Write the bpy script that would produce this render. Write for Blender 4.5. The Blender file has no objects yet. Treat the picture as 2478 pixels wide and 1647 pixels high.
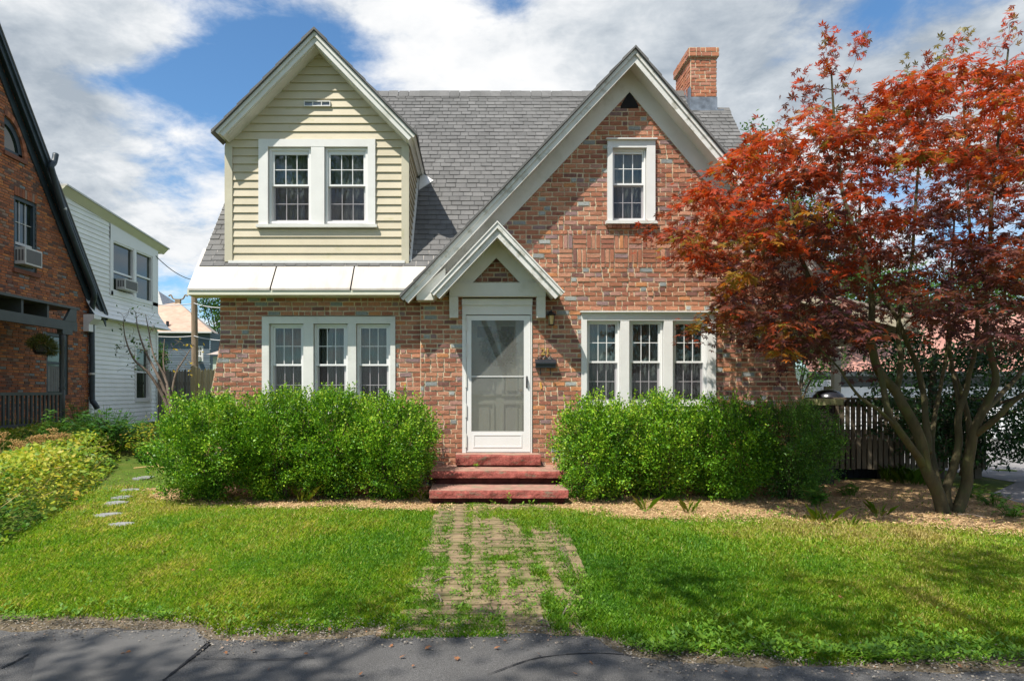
import bpy, math, random
import numpy as np
from mathutils import Vector, Matrix
random.seed(7)
rng = np.random.RandomState(11)
C = bpy.context.scene.collection
sc = bpy.context.scene
R = math.radians
# ------------------------------------------------------------------ camera geometry
F, VX, VY, D, H = 1650.0, 1150.0, 945.0, 10.3, 1.5
def at(px, py, Y):            # point of the place seen at native pixel (px,py) on the plane y = Y
    d = D + Y
    return ((px-VX)/F*d, Y, H+(VY-py)/F*d)
def ux(px, Y=0.0): return (px-VX)/F*(D+Y)
def uz(py, Y=0.0): return H+(VY-py)/F*(D+Y)
def side(px, py, X):          # point on a plane x = X
    d = X*F/(px-VX)
    return (X, d-D, H+(VY-py)/F*d)
def on_ground(px, py, z=0.0):
    d = (H-z)*F/(py-VY)
    return ((px-VX)/F*d, d-D)
cam = bpy.data.cameras.new('camera'); co = bpy.data.objects.new('camera', cam); C.objects.link(co)
co.location = (0, -D, H); co.rotation_euler = (R(90), 0, 0)
cam.sensor_width = 36; cam.lens = F/2478*36
cam.shift_x = (1239-VX)/2478; cam.shift_y = -(823.5-VY)/2478
cam.clip_start = .05; cam.clip_end = 3000
sc.camera = co
# ------------------------------------------------------------------ materials
def nmat(name):
    m = bpy.data.materials.new(name); m.use_nodes = True
    nt = m.node_tree; return m, nt, nt.nodes, nt.links, nt.nodes['Principled BSDF']
def noise_node(N, L, scale, detail=4, rough=.6, vec=None, stretch=None):
    tc = N.new('ShaderNodeTexCoord'); nz = N.new('ShaderNodeTexNoise')
    nz.inputs['Scale'].default_value = scale; nz.inputs['Detail'].default_value = detail; nz.inputs['Roughness'].default_value = rough
    if stretch:
        mp = N.new('ShaderNodeMapping'); mp.inputs['Scale'].default_value = stretch
        L.new(tc.outputs['Object'], mp.inputs['Vector']); L.new(mp.outputs[0], nz.inputs['Vector'])
    else: L.new(tc.outputs['Object'], nz.inputs['Vector'])
    return nz
def ramp(N, stops, const=False):
    r = N.new('ShaderNodeValToRGB'); e = r.color_ramp.elements
    if const: r.color_ramp.interpolation = 'CONSTANT'
    while len(e) < len(stops): e.new(.5)
    for q, (p, c) in zip(e, stops):
        q.position = p; q.color = (c[0], c[1], c[2], 1) if hasattr(c, '__len__') else (c, c, c, 1)
    return r
def mul(N, L, a, b, fac=1.0, mode='MULTIPLY'):
    x = N.new('ShaderNodeMixRGB'); x.blend_type = mode; x.inputs[0].default_value = fac
    L.new(a, x.inputs[1])
    if isinstance(b, tuple): x.inputs[2].default_value = (*b, 1)
    else: L.new(b, x.inputs[2])
    return x.outputs[0]
def mat(name, col, rough=.7, var=.15, scale=6., bump=0., bscale=60., spec=.4, metal=0., tint=None, const=False,
        stain=None, stretch=None, transl=0., fine=None):
    """col: base colour; tint: ramp stops over the per-face attribute; var: noise variation; stain=(colour, scale, lo, hi)"""
    m, nt, N, L, B = nmat(name)
    if tint:
        a = N.new('ShaderNodeAttribute'); a.attribute_name = 'tint'
        rp = ramp(N, tint, const); L.new(a.outputs['Fac'], rp.inputs[0]); out = rp.outputs[0]
    else:
        rgb = N.new('ShaderNodeRGB'); rgb.outputs[0].default_value = (*col, 1); out = rgb.outputs[0]
    if var:
        nz = noise_node(N, L, scale, stretch=stretch)
        rr = ramp(N, [(.3, 1-var), (.7, 1+var)]); L.new(nz.outputs['Fac'], rr.inputs[0])
        out = mul(N, L, out, rr.outputs[0])
    if fine:
        nz = noise_node(N, L, fine[0], 3)
        rr = ramp(N, [(.3, 1-fine[1]), (.7, 1+fine[1])]); L.new(nz.outputs['Fac'], rr.inputs[0])
        out = mul(N, L, out, rr.outputs[0])
    if stain:
        nz = noise_node(N, L, stain[1], 6, .65, stretch=stain[4] if len(stain) > 4 else None)
        rr = ramp(N, [(stain[2], 0.), (stain[3], 1.)]); L.new(nz.outputs['Fac'], rr.inputs[0])
        x = N.new('ShaderNodeMixRGB'); L.new(rr.outputs[0], x.inputs[0]); L.new(out, x.inputs[1]); x.inputs[2].default_value = (*stain[0], 1)
        out = x.outputs[0]
    L.new(out, B.inputs['Base Color'])
    B.inputs['Roughness'].default_value = rough; B.inputs['Specular IOR Level'].default_value = spec; B.inputs['Metallic'].default_value = metal
    if bump:
        nz = noise_node(N, L, bscale, 5); b = N.new('ShaderNodeBump'); b.inputs['Strength'].default_value = bump; b.inputs['Distance'].default_value = .02
        L.new(nz.outputs['Fac'], b.inputs['Height']); L.new(b.outputs[0], B.inputs['Normal'])
    if transl:
        t = N.new('ShaderNodeBsdfTranslucent'); ms = N.new('ShaderNodeMixShader'); ms.inputs[0].default_value = transl
        br = mul(N, L, out, (1.25, 1.2, .8)); L.new(br, t.inputs['Color'])
        L.new(B.outputs[0], ms.inputs[1]); L.new(t.outputs[0], ms.inputs[2]); L.new(ms.outputs[0], N['Material Output'].inputs['Surface'])
    return m
def glass_mat(name, tintc=(.75, .8, .78), boost=.04, dust=0., dustc=(.35, .36, .35), ior=1.55):
    m, nt, N, L, B = nmat(name)
    tr = N.new('ShaderNodeBsdfTransparent'); tr.inputs[0].default_value = (*tintc, 1)
    gl = N.new('ShaderNodeBsdfGlossy'); gl.inputs['Roughness'].default_value = .01
    fr = N.new('ShaderNodeLayerWeight'); fr.inputs[0].default_value = .5
    pw = N.new('ShaderNodeMath'); pw.operation = 'POWER'; pw.inputs[1].default_value = 5; L.new(fr.outputs['Facing'], pw.inputs[0])
    ad = N.new('ShaderNodeMath'); ad.operation = 'MULTIPLY_ADD'; ad.inputs[1].default_value = .9 if ior > 1.1 else 0; ad.inputs[2].default_value = boost; ad.use_clamp = True; L.new(pw.outputs[0], ad.inputs[0])
    base = tr.outputs[0]
    if dust:
        df = N.new('ShaderNodeBsdfDiffuse'); df.inputs[0].default_value = (*dustc, 1)
        m0 = N.new('ShaderNodeMixShader'); m0.inputs[0].default_value = dust; L.new(base, m0.inputs[1]); L.new(df.outputs[0], m0.inputs[2]); base = m0.outputs[0]
    ms = N.new('ShaderNodeMixShader'); L.new(ad.outputs[0], ms.inputs[0]); L.new(base, ms.inputs[1]); L.new(gl.outputs[0], ms.inputs[2])
    L.new(ms.outputs[0], N['Material Output'].inputs['Surface'])
    return m
BRICK = [(0, (.345, .138, .079)), (.18, (.405, .178, .108)), (.36, (.46, .22, .136)), (.50, (.30, .118, .076)), (.62, (.465, .207, .119)), (.70, (.49, .21, .092)),
         (.73, (.20, .095, .075)), (.80, (.40, .21, .16)), (.88, (.26, .165, .155)), (.935, (.25, .26, .25)), (.97, (.32, .33, .31))]
NBRICK = [(0, (.36, .125, .06)), (.18, (.44, .155, .065)), (.36, (.30, .11, .06)), (.50, (.52, .20, .075)), (.60, (.21, .09, .06)),
          (.72, (.40, .16, .09)), (.82, (.15, .085, .07)), (.90, (.30, .20, .15)), (.95, (.22, .24, .245))]
M = dict(
    brick=mat('brick', 0, .85, .22, 45., .5, 90., .25, tint=BRICK, const=True, fine=(220., .12)),
    mortar=mat('mortar', (.66, .55, .38), .95, .25, 14., .5, 130., .1),
    nbrick=mat('dark_brick', 0, .85, .2, 30., .4, 80., .25, tint=NBRICK, const=True),
    nmortar=mat('grey_mortar', (.20, .155, .115), .95, .2, 8., 0, 60, .1),
    shingle=mat('asphalt_shingle', 0, .9, .14, 3., .35, 320., .2, tint=[(0, (.128, .125, .120)), (.5, (.143, .139, .134)), (1, (.162, .157, .151))], fine=(160., .25)),
    white=mat('white_paint', (.67, .655, .62), .45, .05, 3., .04, 30., .45),
    trim=mat('painted_trim', (.63, .615, .565), .5, .07, 2.5, .05, 25., .4, stain=((.38, .37, .29), 2.2, .54, .85)),
    oldtrim=mat('weathered_trim', (.64, .625, .58), .55, .08, 5., .15, 40., .4, stain=((.27, .25, .18), 6., .52, .72)),
    siding=mat('cream_siding', 0, .55, .07, 2.2, .05, 30., .35, tint=[(0, (.475, .412, .285)), (1, (.54, .47, .34))], stain=((.38, .35, .15), 2.6, .60, .80, (1, 1, 3))),
    cream=mat('cream_trim', (.50, .455, .34), .5, .08, 3., .04, 30., .35, stain=((.37, .35, .16), 4., .6, .8, (1, 1, .3))),
    canopy=mat('painted_sheet_metal', (.52, .475, .42), .5, .05, 1.2, .03, 8., .4, stain=((.43, .36, .30), 2.4, .48, .74, (1.6, .5, .5))),
    fasciay=mat('olive_fascia', (.62, .60, .47), .5, .05, 3.),
    vinyl=mat('white_vinyl', (.71, .70, .675), .35, .02, 3., 0, 30, .45),
    glass=glass_mat('window_glass', (.80, .84, .82), .055),
    dglass=glass_mat('storm_glass', (.74, .745, .72), .03, .21, (.40, .40, .37)),
    screen=glass_mat('insect_screen', (.74, .72, .74), 0., .13, (.12, .11, .12), 1.02),
    curtain=mat('sheer_curtain', (.27, .28, .265), .9, .12, 5., transl=.25),
    blind=mat('woven_shade', (.10, .10, .10), .9, .5, 40., stretch=(1, 1, 12)),
    door=mat('door_paint', (.70, .685, .63), .45, .04),
    black=mat('black_iron', (.018, .018, .02), .45, .2, 20., spec=.5),
    brass=mat('aged_brass', (.42, .27, .075), .45, .15, 30., metal=.2),
    amber=mat('amber_glass', (.62, .45, .20), .25, .15, 30.),
    stepred=mat('red_painted_stone', (.27, .075, .058), .85, .35, 9., .9, 24., .2, stain=((.17, .125, .085), 4.5, .54, .66, (1, 1.5, 3)), fine=(60., .3)),
    steptop=mat('worn_painted_stone', (.35, .19, .145), .88, .3, 7., .5, 40., .2, stain=((.27, .22, .145), 5., .48, .64)),
    stepdark=mat('shaded_stone', (.075, .025, .02), .9, .4, 8., .5, 30., .1),  # darkened step red for the risers, shade under the treads put into the colour
    lead=mat('lead_flashing', (.20, .22, .25), .5, .35, 9., .2, 20., .5, metal=.4),
    slate=mat('bluestone', (.25, .25, .245), .8, .15, 9., .3, 50., .3),
    navy=mat('dark_teal_paint', (.030, .045, .055), .45, .25, 4., .05, 20., .45),
    slategrey=mat('porch_grey_paint', (.055, .065, .065), .5, .15, 4., spec=.4),
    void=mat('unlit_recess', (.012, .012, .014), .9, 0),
    nsiding=mat('white_clapboard', 0, .5, .05, 2., tint=[(0, (.76, .76, .74)), (1, (.84, .84, .82))]),
    nglass=mat('reflecting_glass', (.018, .03, .02), .06, .5, 1.5, spec=.9),
    wood=mat('weathered_wood', 0, .85, .25, 8., .3, 60., .2, tint=[(0, (.15, .135, .11)), (1, (.24, .21, .165))], stretch=(1, 1, .15)),
    newwood=mat('new_wood', 0, .8, .2, 8., .2, 60., .2, tint=[(0, (.40, .31, .17)), (1, (.52, .42, .24))], stretch=(1, 1, .15)),
    deckwood=mat('deck_stain', 0, .8, .2, 6., .2, 50., .2, tint=[(0, (.09, .072, .048)), (1, (.145, .118, .08))], stretch=(1, 1, .15)),
    polewood=mat('pole_wood', (.24, .18, .12), .9, .3, 20., .4, 60., .2, stretch=(1, 1, .1)),
    bark=mat('maple_bark', (.075, .062, .032), .85, .3, 9., .5, 40., .2, stain=((.075, .085, .025), 4., .5, .7), stretch=(1, 1, .35)),
    darkbark=mat('dark_bark', (.09, .07, .05), .9, .3, 12., .4, 40., .1, stretch=(1, 1, .3)),
    twig=mat('grey_twig', (.17, .13, .10), .9, .2, 12.),
    straw=mat('dry_stalk', (.52, .36, .14), .85, .2, 20., transl=.1),
    asphalt=mat('old_asphalt', (.105, .101, .097), .9, .25, 1.6, .7, 190., .25, fine=(210., .6), stain=((.26, .25, .24), 150., .615, .66)),
    patch=mat('smooth_asphalt', (.112, .108, .103), .9, .22, 1.7, .4, 220., .25, fine=(230., .35), stain=((.20, .19, .18), 170., .66, .70)),
    drive=mat('driveway_asphalt', (.22, .21, .205), .9, .25, 3., .2, 200., .2),
    paver=mat('tan_paver', 0, .9, .25, 16., .4, 120., .2, tint=[(0, (.18, .135, .075)), (.5, (.25, .19, .105)), (1, (.225, .155, .10))], stain=((.13, .135, .045), 4.5, .50, .64)),
    dirt=mat('sandy_dirt', (.145, .115, .075), .95, .35, 9., .5, 90., .1, fine=(90., .3)),
    mulch=mat('wood_chip_mulch', (.43, .28, .14), .95, .4, 22., .8, 110., .1, fine=(110., .4)),
    chip=mat('wood_chip', 0, .9, .15, 30., tint=[(0, (.17, .095, .045)), (.5, (.46, .30, .15)), (1, (.68, .49, .27))]),
    roofpink=mat('terracotta_shingle', 0, .9, .12, 1.2, .1, 60., .2, tint=[(0, (.40, .27, .20)), (.6, (.46, .33, .25)), (1, (.47, .27, .21))]),
    roofcoral=mat('coral_shingle', 0, .9, .1, 1.2, tint=[(0, (.37, .175, .135)), (1, (.45, .23, .18))]),
    rooftan=mat('tan_shingle', (.33, .28, .24), .9, .2, 2.),
    roofgrey=mat('pale_shingle', (.42, .41, .39), .9, .2, 4.),
    blue=mat('blue_clapboard', 0, .6, .1, 2., tint=[(0, (.060, .085, .105)), (1, (.095, .125, .15))]),
    wire=mat('cable', (.05, .05, .055), .6, 0), pale=mat('pale_cable', (.5, .5, .5), .6, 0),
    acbody=mat('air_conditioner_case', (.55, .54, .51), .5, .08), acgrill=mat('air_conditioner_grille', (.12, .115, .11), .6, .2, 60.),
    moss=mat('mossy_stone', (.36, .35, .17), .9, .3, 8., .3, 50., .1),
    steel=mat('grill_enamel', (.02, .022, .03), .25, .1, spec=.6),
    mailblack=mat('mailbox_enamel', (.022, .026, .032), .35, .15, 20., spec=.5),
)
LEAF = dict(
    box=mat('boxwood_leaf', 0, .45, .0, 3., spec=.32, transl=.27, tint=[(0, (.035, .11, .008)), (.35, (.10, .26, .012)), (.72, (.26, .45, .02)), (1, (.48, .56, .06))]),
    boxdark=mat('dark_shrub_leaf', 0, .42, .0, 3., spec=.45, transl=.3, tint=[(0, (.035, .11, .014)), (.6, (.10, .24, .022)), (1, (.22, .36, .04))]),
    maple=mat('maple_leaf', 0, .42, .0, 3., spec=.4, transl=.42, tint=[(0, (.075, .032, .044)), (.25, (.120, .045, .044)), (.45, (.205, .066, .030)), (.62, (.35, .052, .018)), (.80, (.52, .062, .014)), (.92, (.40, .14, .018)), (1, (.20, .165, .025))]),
    green=mat('tree_leaf', 0, .5, .0, 3., spec=.35, transl=.4, tint=[(0, (.022, .065, .012)), (.5, (.05, .13, .018)), (1, (.13, .24, .03))]),
    deep=mat('shade_leaf', 0, .45, .0, 3., spec=.4, transl=.3, tint=[(0, (.010, .035, .012)), (.6, (.024, .075, .018)), (1, (.06, .14, .02))]),
    bed=mat('perennial_leaf', 0, .5, .0, 3., spec=.35, transl=.4, tint=[(0, (.05, .15, .014)), (.35, (.16, .29, .02)), (.65, (.40, .43, .035)), (.88, (.58, .46, .06)), (1, (.50, .26, .06))]),
    peony=mat('glossy_leaf', 0, .3, .0, 3., spec=.55, transl=.35, tint=[(0, (.028, .085, .018)), (.7, (.065, .18, .03)), (1, (.16, .29, .05))]),
    grass=mat('grass_blade', 0, .5, .0, 3., spec=.3, transl=.42, tint=[(0, (.06, .19, .010)), (.32, (.15, .335, .016)), (.62, (.285, .42, .022)), (.84, (.46, .47, .065)), (1, (.60, .50, .20))]),
    weed=mat('weed_leaf', 0, .45, .0, 3., spec=.4, transl=.4, tint=[(0, (.07, .19, .015)), (1, (.21, .36, .03))]),
    fallen=mat('dead_leaf', (.26, .11, .045), .8, .3, 20., transl=.15),
    yellow=mat('yellow_leaf', (.50, .36, .03), .6, .2, 20., transl=.3),
    fern=mat('basket_leaf', 0, .6, .0, 3., transl=.3, tint=[(0, (.04, .06, .012)), (.6, (.10, .12, .015)), (1, (.20, .17, .03))]),
)
# ------------------------------------------------------------------ object helpers
def wloc(o):
    v = Vector((0, 0, 0))
    while o: v += o.location; o = o.parent
    return v
def tag(o, label=None, cat=None, group=None, kind=None):
    for k, v in (('label', label), ('category', cat), ('group', group), ('kind', kind)):
        if v: o[k] = v
    return o
def thing(name, label, cat, loc=(0, 0, 0), group=None):
    o = bpy.data.objects.new(name, None); C.objects.link(o); o.location = loc; o.empty_display_size = .2
    return tag(o, label, cat, group)
def dup(root, loc):
    r = root.copy(); C.objects.link(r); r.location = loc
    for ch in list(root.children):
        c = ch.copy(); C.objects.link(c); c.parent = r
        for g in ch.children:
            q = g.copy(); C.objects.link(q); q.parent = c
    return r
class Pl:                      # a plane in space: origin, two axes and outward normal
    def __init__(s, O, U, V): s.O, s.U, s.V = Vector(O), Vector(U).normalized(), Vector(V).normalized(); s.N = s.U.cross(s.V)
    def p(s, u, v, o=0.): return tuple(s.O+s.U*u+s.V*v+s.N*o)
def front(Y): return Pl((0, Y, 0), (1, 0, 0), (0, 0, 1))          # faces -y
def east(X): return Pl((X, 0, 0), (0, 1, 0), (0, 0, 1))           # faces +x, u = y
def west(X): return Pl((X, 0, 0), (0, -1, 0), (0, 0, 1))          # faces -x, u = -y
class MB:
    def __init__(s): s.v, s.f, s.m, s.t = [], [], [], []
    def add(s, vs, fs, tint=0., m=0):
        b = len(s.v); s.v += vs
        for q in fs: s.f.append([b+i for i in q]); s.m.append(m); s.t.append(tint)
        return s
    def hexa(s, c, tint=0., m=0):   # 8 corners: bottom 4 then top 4
        return s.add(list(c), [(0, 3, 2, 1), (4, 5, 6, 7), (0, 1, 5, 4), (1, 2, 6, 5), (2, 3, 7, 6), (3, 0, 4, 7)], tint, m)
    def box(s, x0, x1, y0, y1, z0, z1, tint=0., m=0):
        return s.hexa([(x0, y0, z0), (x1, y0, z0), (x1, y1, z0), (x0, y1, z0), (x0, y0, z1), (x1, y0, z1), (x1, y1, z1), (x0, y1, z1)], tint, m)
    def pbox(s, pl, u0, u1, v0, v1, o0, o1, tint=0., m=0):
        p = pl.p
        return s.hexa([p(u0, v0, o0), p(u0, v0, o1), p(u1, v0, o1), p(u1, v0, o0), p(u0, v1, o0), p(u0, v1, o1), p(u1, v1, o1), p(u1, v1, o0)], tint, m)
    def prism(s, poly, vec, tint=0., m=0):
        n = len(poly); vec = Vector(vec); b = [tuple(Vector(p)+vec) for p in poly]
        return s.add([tuple(p) for p in poly]+b, [tuple(range(n)), tuple(range(2*n-1, n-1, -1))]+[(i, n+i, n+(i+1) % n, (i+1) % n) for i in range(n)], tint, m)
    def ring(s, pl, a, b, o0, o1, m=0):   # rectangular frame between outer rect a and inner rect b (u0,u1,v0,v1)
        s.pbox(pl, a[0], b[0], a[2], a[3], o0, o1, m=m); s.pbox(pl, b[1], a[1], a[2], a[3], o0, o1, m=m)
        s.pbox(pl, b[0], b[1], a[2], b[2], o0, o1, m=m); return s.pbox(pl, b[0], b[1], b[3], a[3], o0, o1, m=m)
    def tube(s, pts, rad, seg=8, tint=0., m=0, cap=True):
        pts = [Vector(p) for p in pts]; n = len(pts)
        if not hasattr(rad, '__len__'): rad = [rad]*n
        b = len(s.v); nrm = None
        for i, p in enumerate(pts):
            t = (pts[min(i+1, n-1)]-pts[max(i-1, 0)])
            t = t.normalized() if t.length > 1e-9 else Vector((0, 0, 1))
            if nrm is None:
                nrm = t.cross(Vector((0, 0, 1)) if abs(t.z) < .9 else Vector((1, 0, 0))).normalized()
            else:
                nrm = (nrm-t*nrm.dot(t)); nrm = nrm.normalized() if nrm.length > 1e-6 else t.orthogonal().normalized()
            bi = t.cross(nrm)
            for k in range(seg):
                a = 2*math.pi*k/seg
                s.v.append(tuple(p+(nrm*math.cos(a)+bi*math.sin(a))*rad[i]))
        for i in range(n-1):
            for k in range(seg):
                s.f.append([b+i*seg+k, b+i*seg+(k+1) % seg, b+(i+1)*seg+(k+1) % seg, b+(i+1)*seg+k]); s.m.append(m); s.t.append(tint)
        if cap:
            for e in (range(b+seg-1, b-1, -1), range(b+(n-1)*seg, b+n*seg)): s.f.append(list(e)); s.m.append(m); s.t.append(tint)
        return s
    def lathe(s, c, prof, seg=16, tint=0., m=0):  # profile [(r,z)] about vertical axis at c
        return s.tube([(c[0], c[1], c[2]+z) for r, z in prof], [max(r, 1e-4) for r, z in prof], seg, tint, m)
    def build(s, name, mats, parent=None, smooth=False, loc=None):
        if not isinstance(mats, (list, tuple)): mats = [mats]
        org = wloc(parent) if parent else (Vector(loc) if loc is not None else None)
        if org is None:
            A = np.array(s.v); org = Vector(((A[:, 0].min()+A[:, 0].max())/2, (A[:, 1].min()+A[:, 1].max())/2, A[:, 2].min()))
        me = bpy.data.meshes.new(name)
        me.from_pydata([(v[0]-org.x, v[1]-org.y, v[2]-org.z) for v in s.v], [], s.f)
        for m in mats: me.materials.append(m)
        me.polygons.foreach_set('material_index', s.m)
        me.attributes.new('tint', 'FLOAT', 'FACE').data.foreach_set('value', np.array(s.t, dtype=np.float32))
        if smooth: me.polygons.foreach_set('use_smooth', [True]*len(s.f))
        me.update()
        o = bpy.data.objects.new(name, me); C.objects.link(o)
        if parent: o.parent = parent
        else: o.location = org
        return o
def quads_obj(name, V, tint, mt, parent=None, loc=None, k=4, shared=None):
    """V: (n,k,3) separate polygons; or V (n,3) + shared faces (m,k)"""
    if shared is None:
        n = len(V); co_ = V.reshape(-1, 3); idx = np.arange(n*k)
    else:
        co_ = V; idx = shared.reshape(-1); n = len(shared); k = shared.shape[1]
    org = wloc(parent) if parent else (Vector(loc) if loc is not None else Vector((co_[:, 0].mean(), co_[:, 1].mean(), co_[:, 2].min())))
    co_ = (co_-np.array(org)).astype(np.float32)
    me = bpy.data.meshes.new(name)
    me.vertices.add(len(co_)); me.vertices.foreach_set('co', co_.ravel())
    me.loops.add(n*k); me.loops.foreach_set('vertex_index', idx.astype(np.int32))
    me.polygons.add(n); me.polygons.foreach_set('loop_start', np.arange(0, n*k, k, dtype=np.int32))
    me.materials.append(mt)
    me.attributes.new('tint', 'FLOAT', 'FACE').data.foreach_set('value', np.asarray(tint, dtype=np.float32))
    me.update(calc_edges=True)
    o = bpy.data.objects.new(name, me); C.objects.link(o)
    if parent: o.parent = parent
    else: o.location = org
    return o
def unit(a): return a/np.maximum(np.linalg.norm(a, axis=-1, keepdims=True), 1e-9)
def leaf_quads(P, A, Nn, L_, W_, fold=0.):
    """diamond leaves: base P, axis A, normal Nn"""
    A = unit(A); B_ = unit(np.cross(Nn, A)); Nn = np.cross(A, B_)
    L_ = np.asarray(L_)[:, None]; W_ = np.asarray(W_)[:, None]
    V = np.empty((len(P), 4, 3))
    V[:, 0] = P; V[:, 1] = P+A*L_*.5+B_*W_*.5+Nn*fold*W_; V[:, 2] = P+A*L_; V[:, 3] = P+A*L_*.5-B_*W_*.5+Nn*fold*W_
    return V
def palmate(P, A, Nn, L_, lobes=((0, 1.), (.75, .85), (-.75, .85), (1.5, .55), (-1.5, .55)), w=.24):
    A = unit(A); B_ = unit(np.cross(Nn, A)); Nn = np.cross(A, B_); out = []
    for ang, ln in lobes:
        ax = A*math.cos(ang)+B_*math.sin(ang)
        l = np.asarray(L_)*ln
        out.append(leaf_quads(P, ax-Nn*.15, Nn, l, l*w*1.3))
    return np.concatenate(out)
FREQ = rng.normal(size=(9, 3)); PHASE = rng.uniform(0, 6.28, 9)
def wob(P, scale=1.):         # cheap smooth noise in about -1..1
    return np.sin(P@(FREQ.T*scale)+PHASE).mean(axis=1)*1.6
def spline(pts, n=6):
    P = [np.array(p, float) for p in pts]
    if len(P) < 3: return [tuple(P[0]+(P[1]-P[0])*t) for t in np.linspace(0, 1, n+1)]
    Q = [2*P[0]-P[1]]+P+[2*P[-1]-P[-2]]; out = []
    for i in range(1, len(Q)-2):
        a, b, c, d = Q[i-1:i+3]
        for t in np.linspace(0, 1, n, endpoint=False):
            out.append(tuple(.5*((2*b)+(-a+c)*t+(2*a-5*b+4*c-d)*t*t+(-a+3*b-3*c+d)*t**3)))
    out.append(tuple(P[-1])); return out
# ------------------------------------------------------------------ coursed surfaces
def intervals(poly, holes, va, vb):
    vm = (va+vb)/2; xs = []
    n = len(poly)
    for i in range(n):
        (x0, y0), (x1, y1) = poly[i], poly[(i+1) % n]
        if (y0 <= vm) != (y1 <= vm):
            f = lambda v: x0+(x1-x0)*(min(max(v, min(y0, y1)-.02), max(y0, y1)+.02)-y0)/(y1-y0)
            xs.append((f(vm), f(va), f(vb)))
    xs.sort(); out = [(xs[i], xs[i+1]) for i in range(0, len(xs)-1, 2)]
    for h in holes:
        if h[2] < vm < h[3]:
            nx = []
            for l, r in out:
                if h[1] <= l[0] or h[0] >= r[0]: nx.append((l, r)); continue
                if h[0] > l[0]: nx.append((l, (h[0],)*3))
                if h[1] < r[0]: nx.append(((h[1],)*3, r))
            out = nx
    return out
def coursed(mb, pl, poly, holes, ch, ln, style, rnd, joint=.019, m_face=0, m_back=1, skip=None, tint=None):
    v0 = min(p[1] for p in poly); v1 = max(p[1] for p in poly); k = 0; v = v0
    while v < v1-.01:
        va, vb = v, min(v+ch, v1)
        stag = (k % 2)*ln/2+(rnd.uniform(-.25, .25)*ln if style != 'brick' else rnd.uniform(-.05, .05)*ln)
        for l, r in intervals(poly, holes, va, vb):
            p = pl.p
            if style in ('brick', 'nb'):
                mb.add([p(l[1], va), p(r[1], va), p(r[2], vb), p(l[2], vb)], [(0, 1, 2, 3)], 0, m_back)
            if style == 'siding':
                t = rnd.random() if tint is None else tint
                mb.add([p(l[1], va, .024), p(r[1], va, .024), p(r[2], vb, .003), p(l[2], vb, .003), p(l[1], va, 0), p(r[1], va, 0)], [(0, 1, 2, 3), (0, 4, 5, 1)], t, m_face)
                continue
            cuts = [l[0]]; g = math.floor((l[0]-stag)/ln)*ln+stag
            while g < r[0]:
                g += ln
                if style == 'brick' and rnd.random() < .22: extra = g-ln*.5
                else: extra = None
                for q in ((extra, g) if extra else (g,)):
                    q += rnd.uniform(-.012, .012) if style in ('brick', 'nb') else rnd.uniform(-.02, .02)
                    if cuts[-1]+.05 < q < r[0]-.05: cuts.append(q)
            cuts.append(r[0])
            for i in range(len(cuts)-1):
                a, b = cuts[i], cuts[i+1]
                if b-a < .012: continue
                a0, a1 = (l[1], l[2]) if i == 0 else (a, a)
                b0, b1 = (r[1], r[2]) if i == len(cuts)-2 else (b, b)
                if skip and skip((a+b)/2, (va+vb)/2): continue
                t = rnd.random()
                if style in ('brick', 'nb'):
                    j = joint/2; o = .012+rnd.uniform(-.005, .006); q = lambda s=.0035: rnd.uniform(-s, s)
                    F4 = [p(a0+j+q(), va+j+q(), o+q()), p(b0-j+q(), va+j+q(), o+q()), p(b1-j+q(), vb-j+q(), o+q()), p(a1+j+q(), vb-j+q(), o+q())]
                    B4 = [p(a0+j, va+j, -.01), p(b0-j, va+j, -.01), p(b1-j, vb-j, -.01), p(a1+j, vb-j, -.01)]
                    mb.add(F4+B4, [(0, 1, 2, 3), (0, 4, 5, 1), (1, 5, 6, 2), (2, 6, 7, 3), (3, 7, 4, 0)], t, m_face)
                else:   # shingle
                    o = .014+rnd.uniform(-.003, .005); dv = rnd.uniform(-.005, .005)
                    mb.add([p(a0+.004, va+dv, o), p(b0-.004, va+dv, o), p(b1-.004, vb+.02, .003), p(a1+.004, vb+.02, .003), p(a0+.004, va+dv, 0), p(b0-.004, va+dv, 0)], [(0, 1, 2, 3), (0, 4, 5, 1)], t, m_face)
        v += ch; k += 1
    return mb
def chev(ap, lx, rx, sl, sr, t0, t1, y0, y1, mb=None, m=0):
    """gable-shaped band: vertical offsets t0..t1 below the roof line, from y0 to y1, ends cut square"""
    def end(x, s, sg, t):
        th = math.atan(s); z = ap[1]-s*abs(x-ap[0]); return (x+sg*t*math.cos(th)*math.sin(th), z-t*math.cos(th)**2)
    mb = mb or MB()
    for (x, s, sg) in ((lx, sl, 1), (rx, sr, -1)):
        e0, e1 = end(x, s, sg, t0), end(x, s, sg, t1)
        poly = [(e0[0], y0, e0[1]), (ap[0], y0, ap[1]-t0), (ap[0], y0, ap[1]-t1), (e1[0], y0, e1[1])]
        mb.prism(poly, (0, y1-y0, 0), m=m)
    return mb
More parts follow.
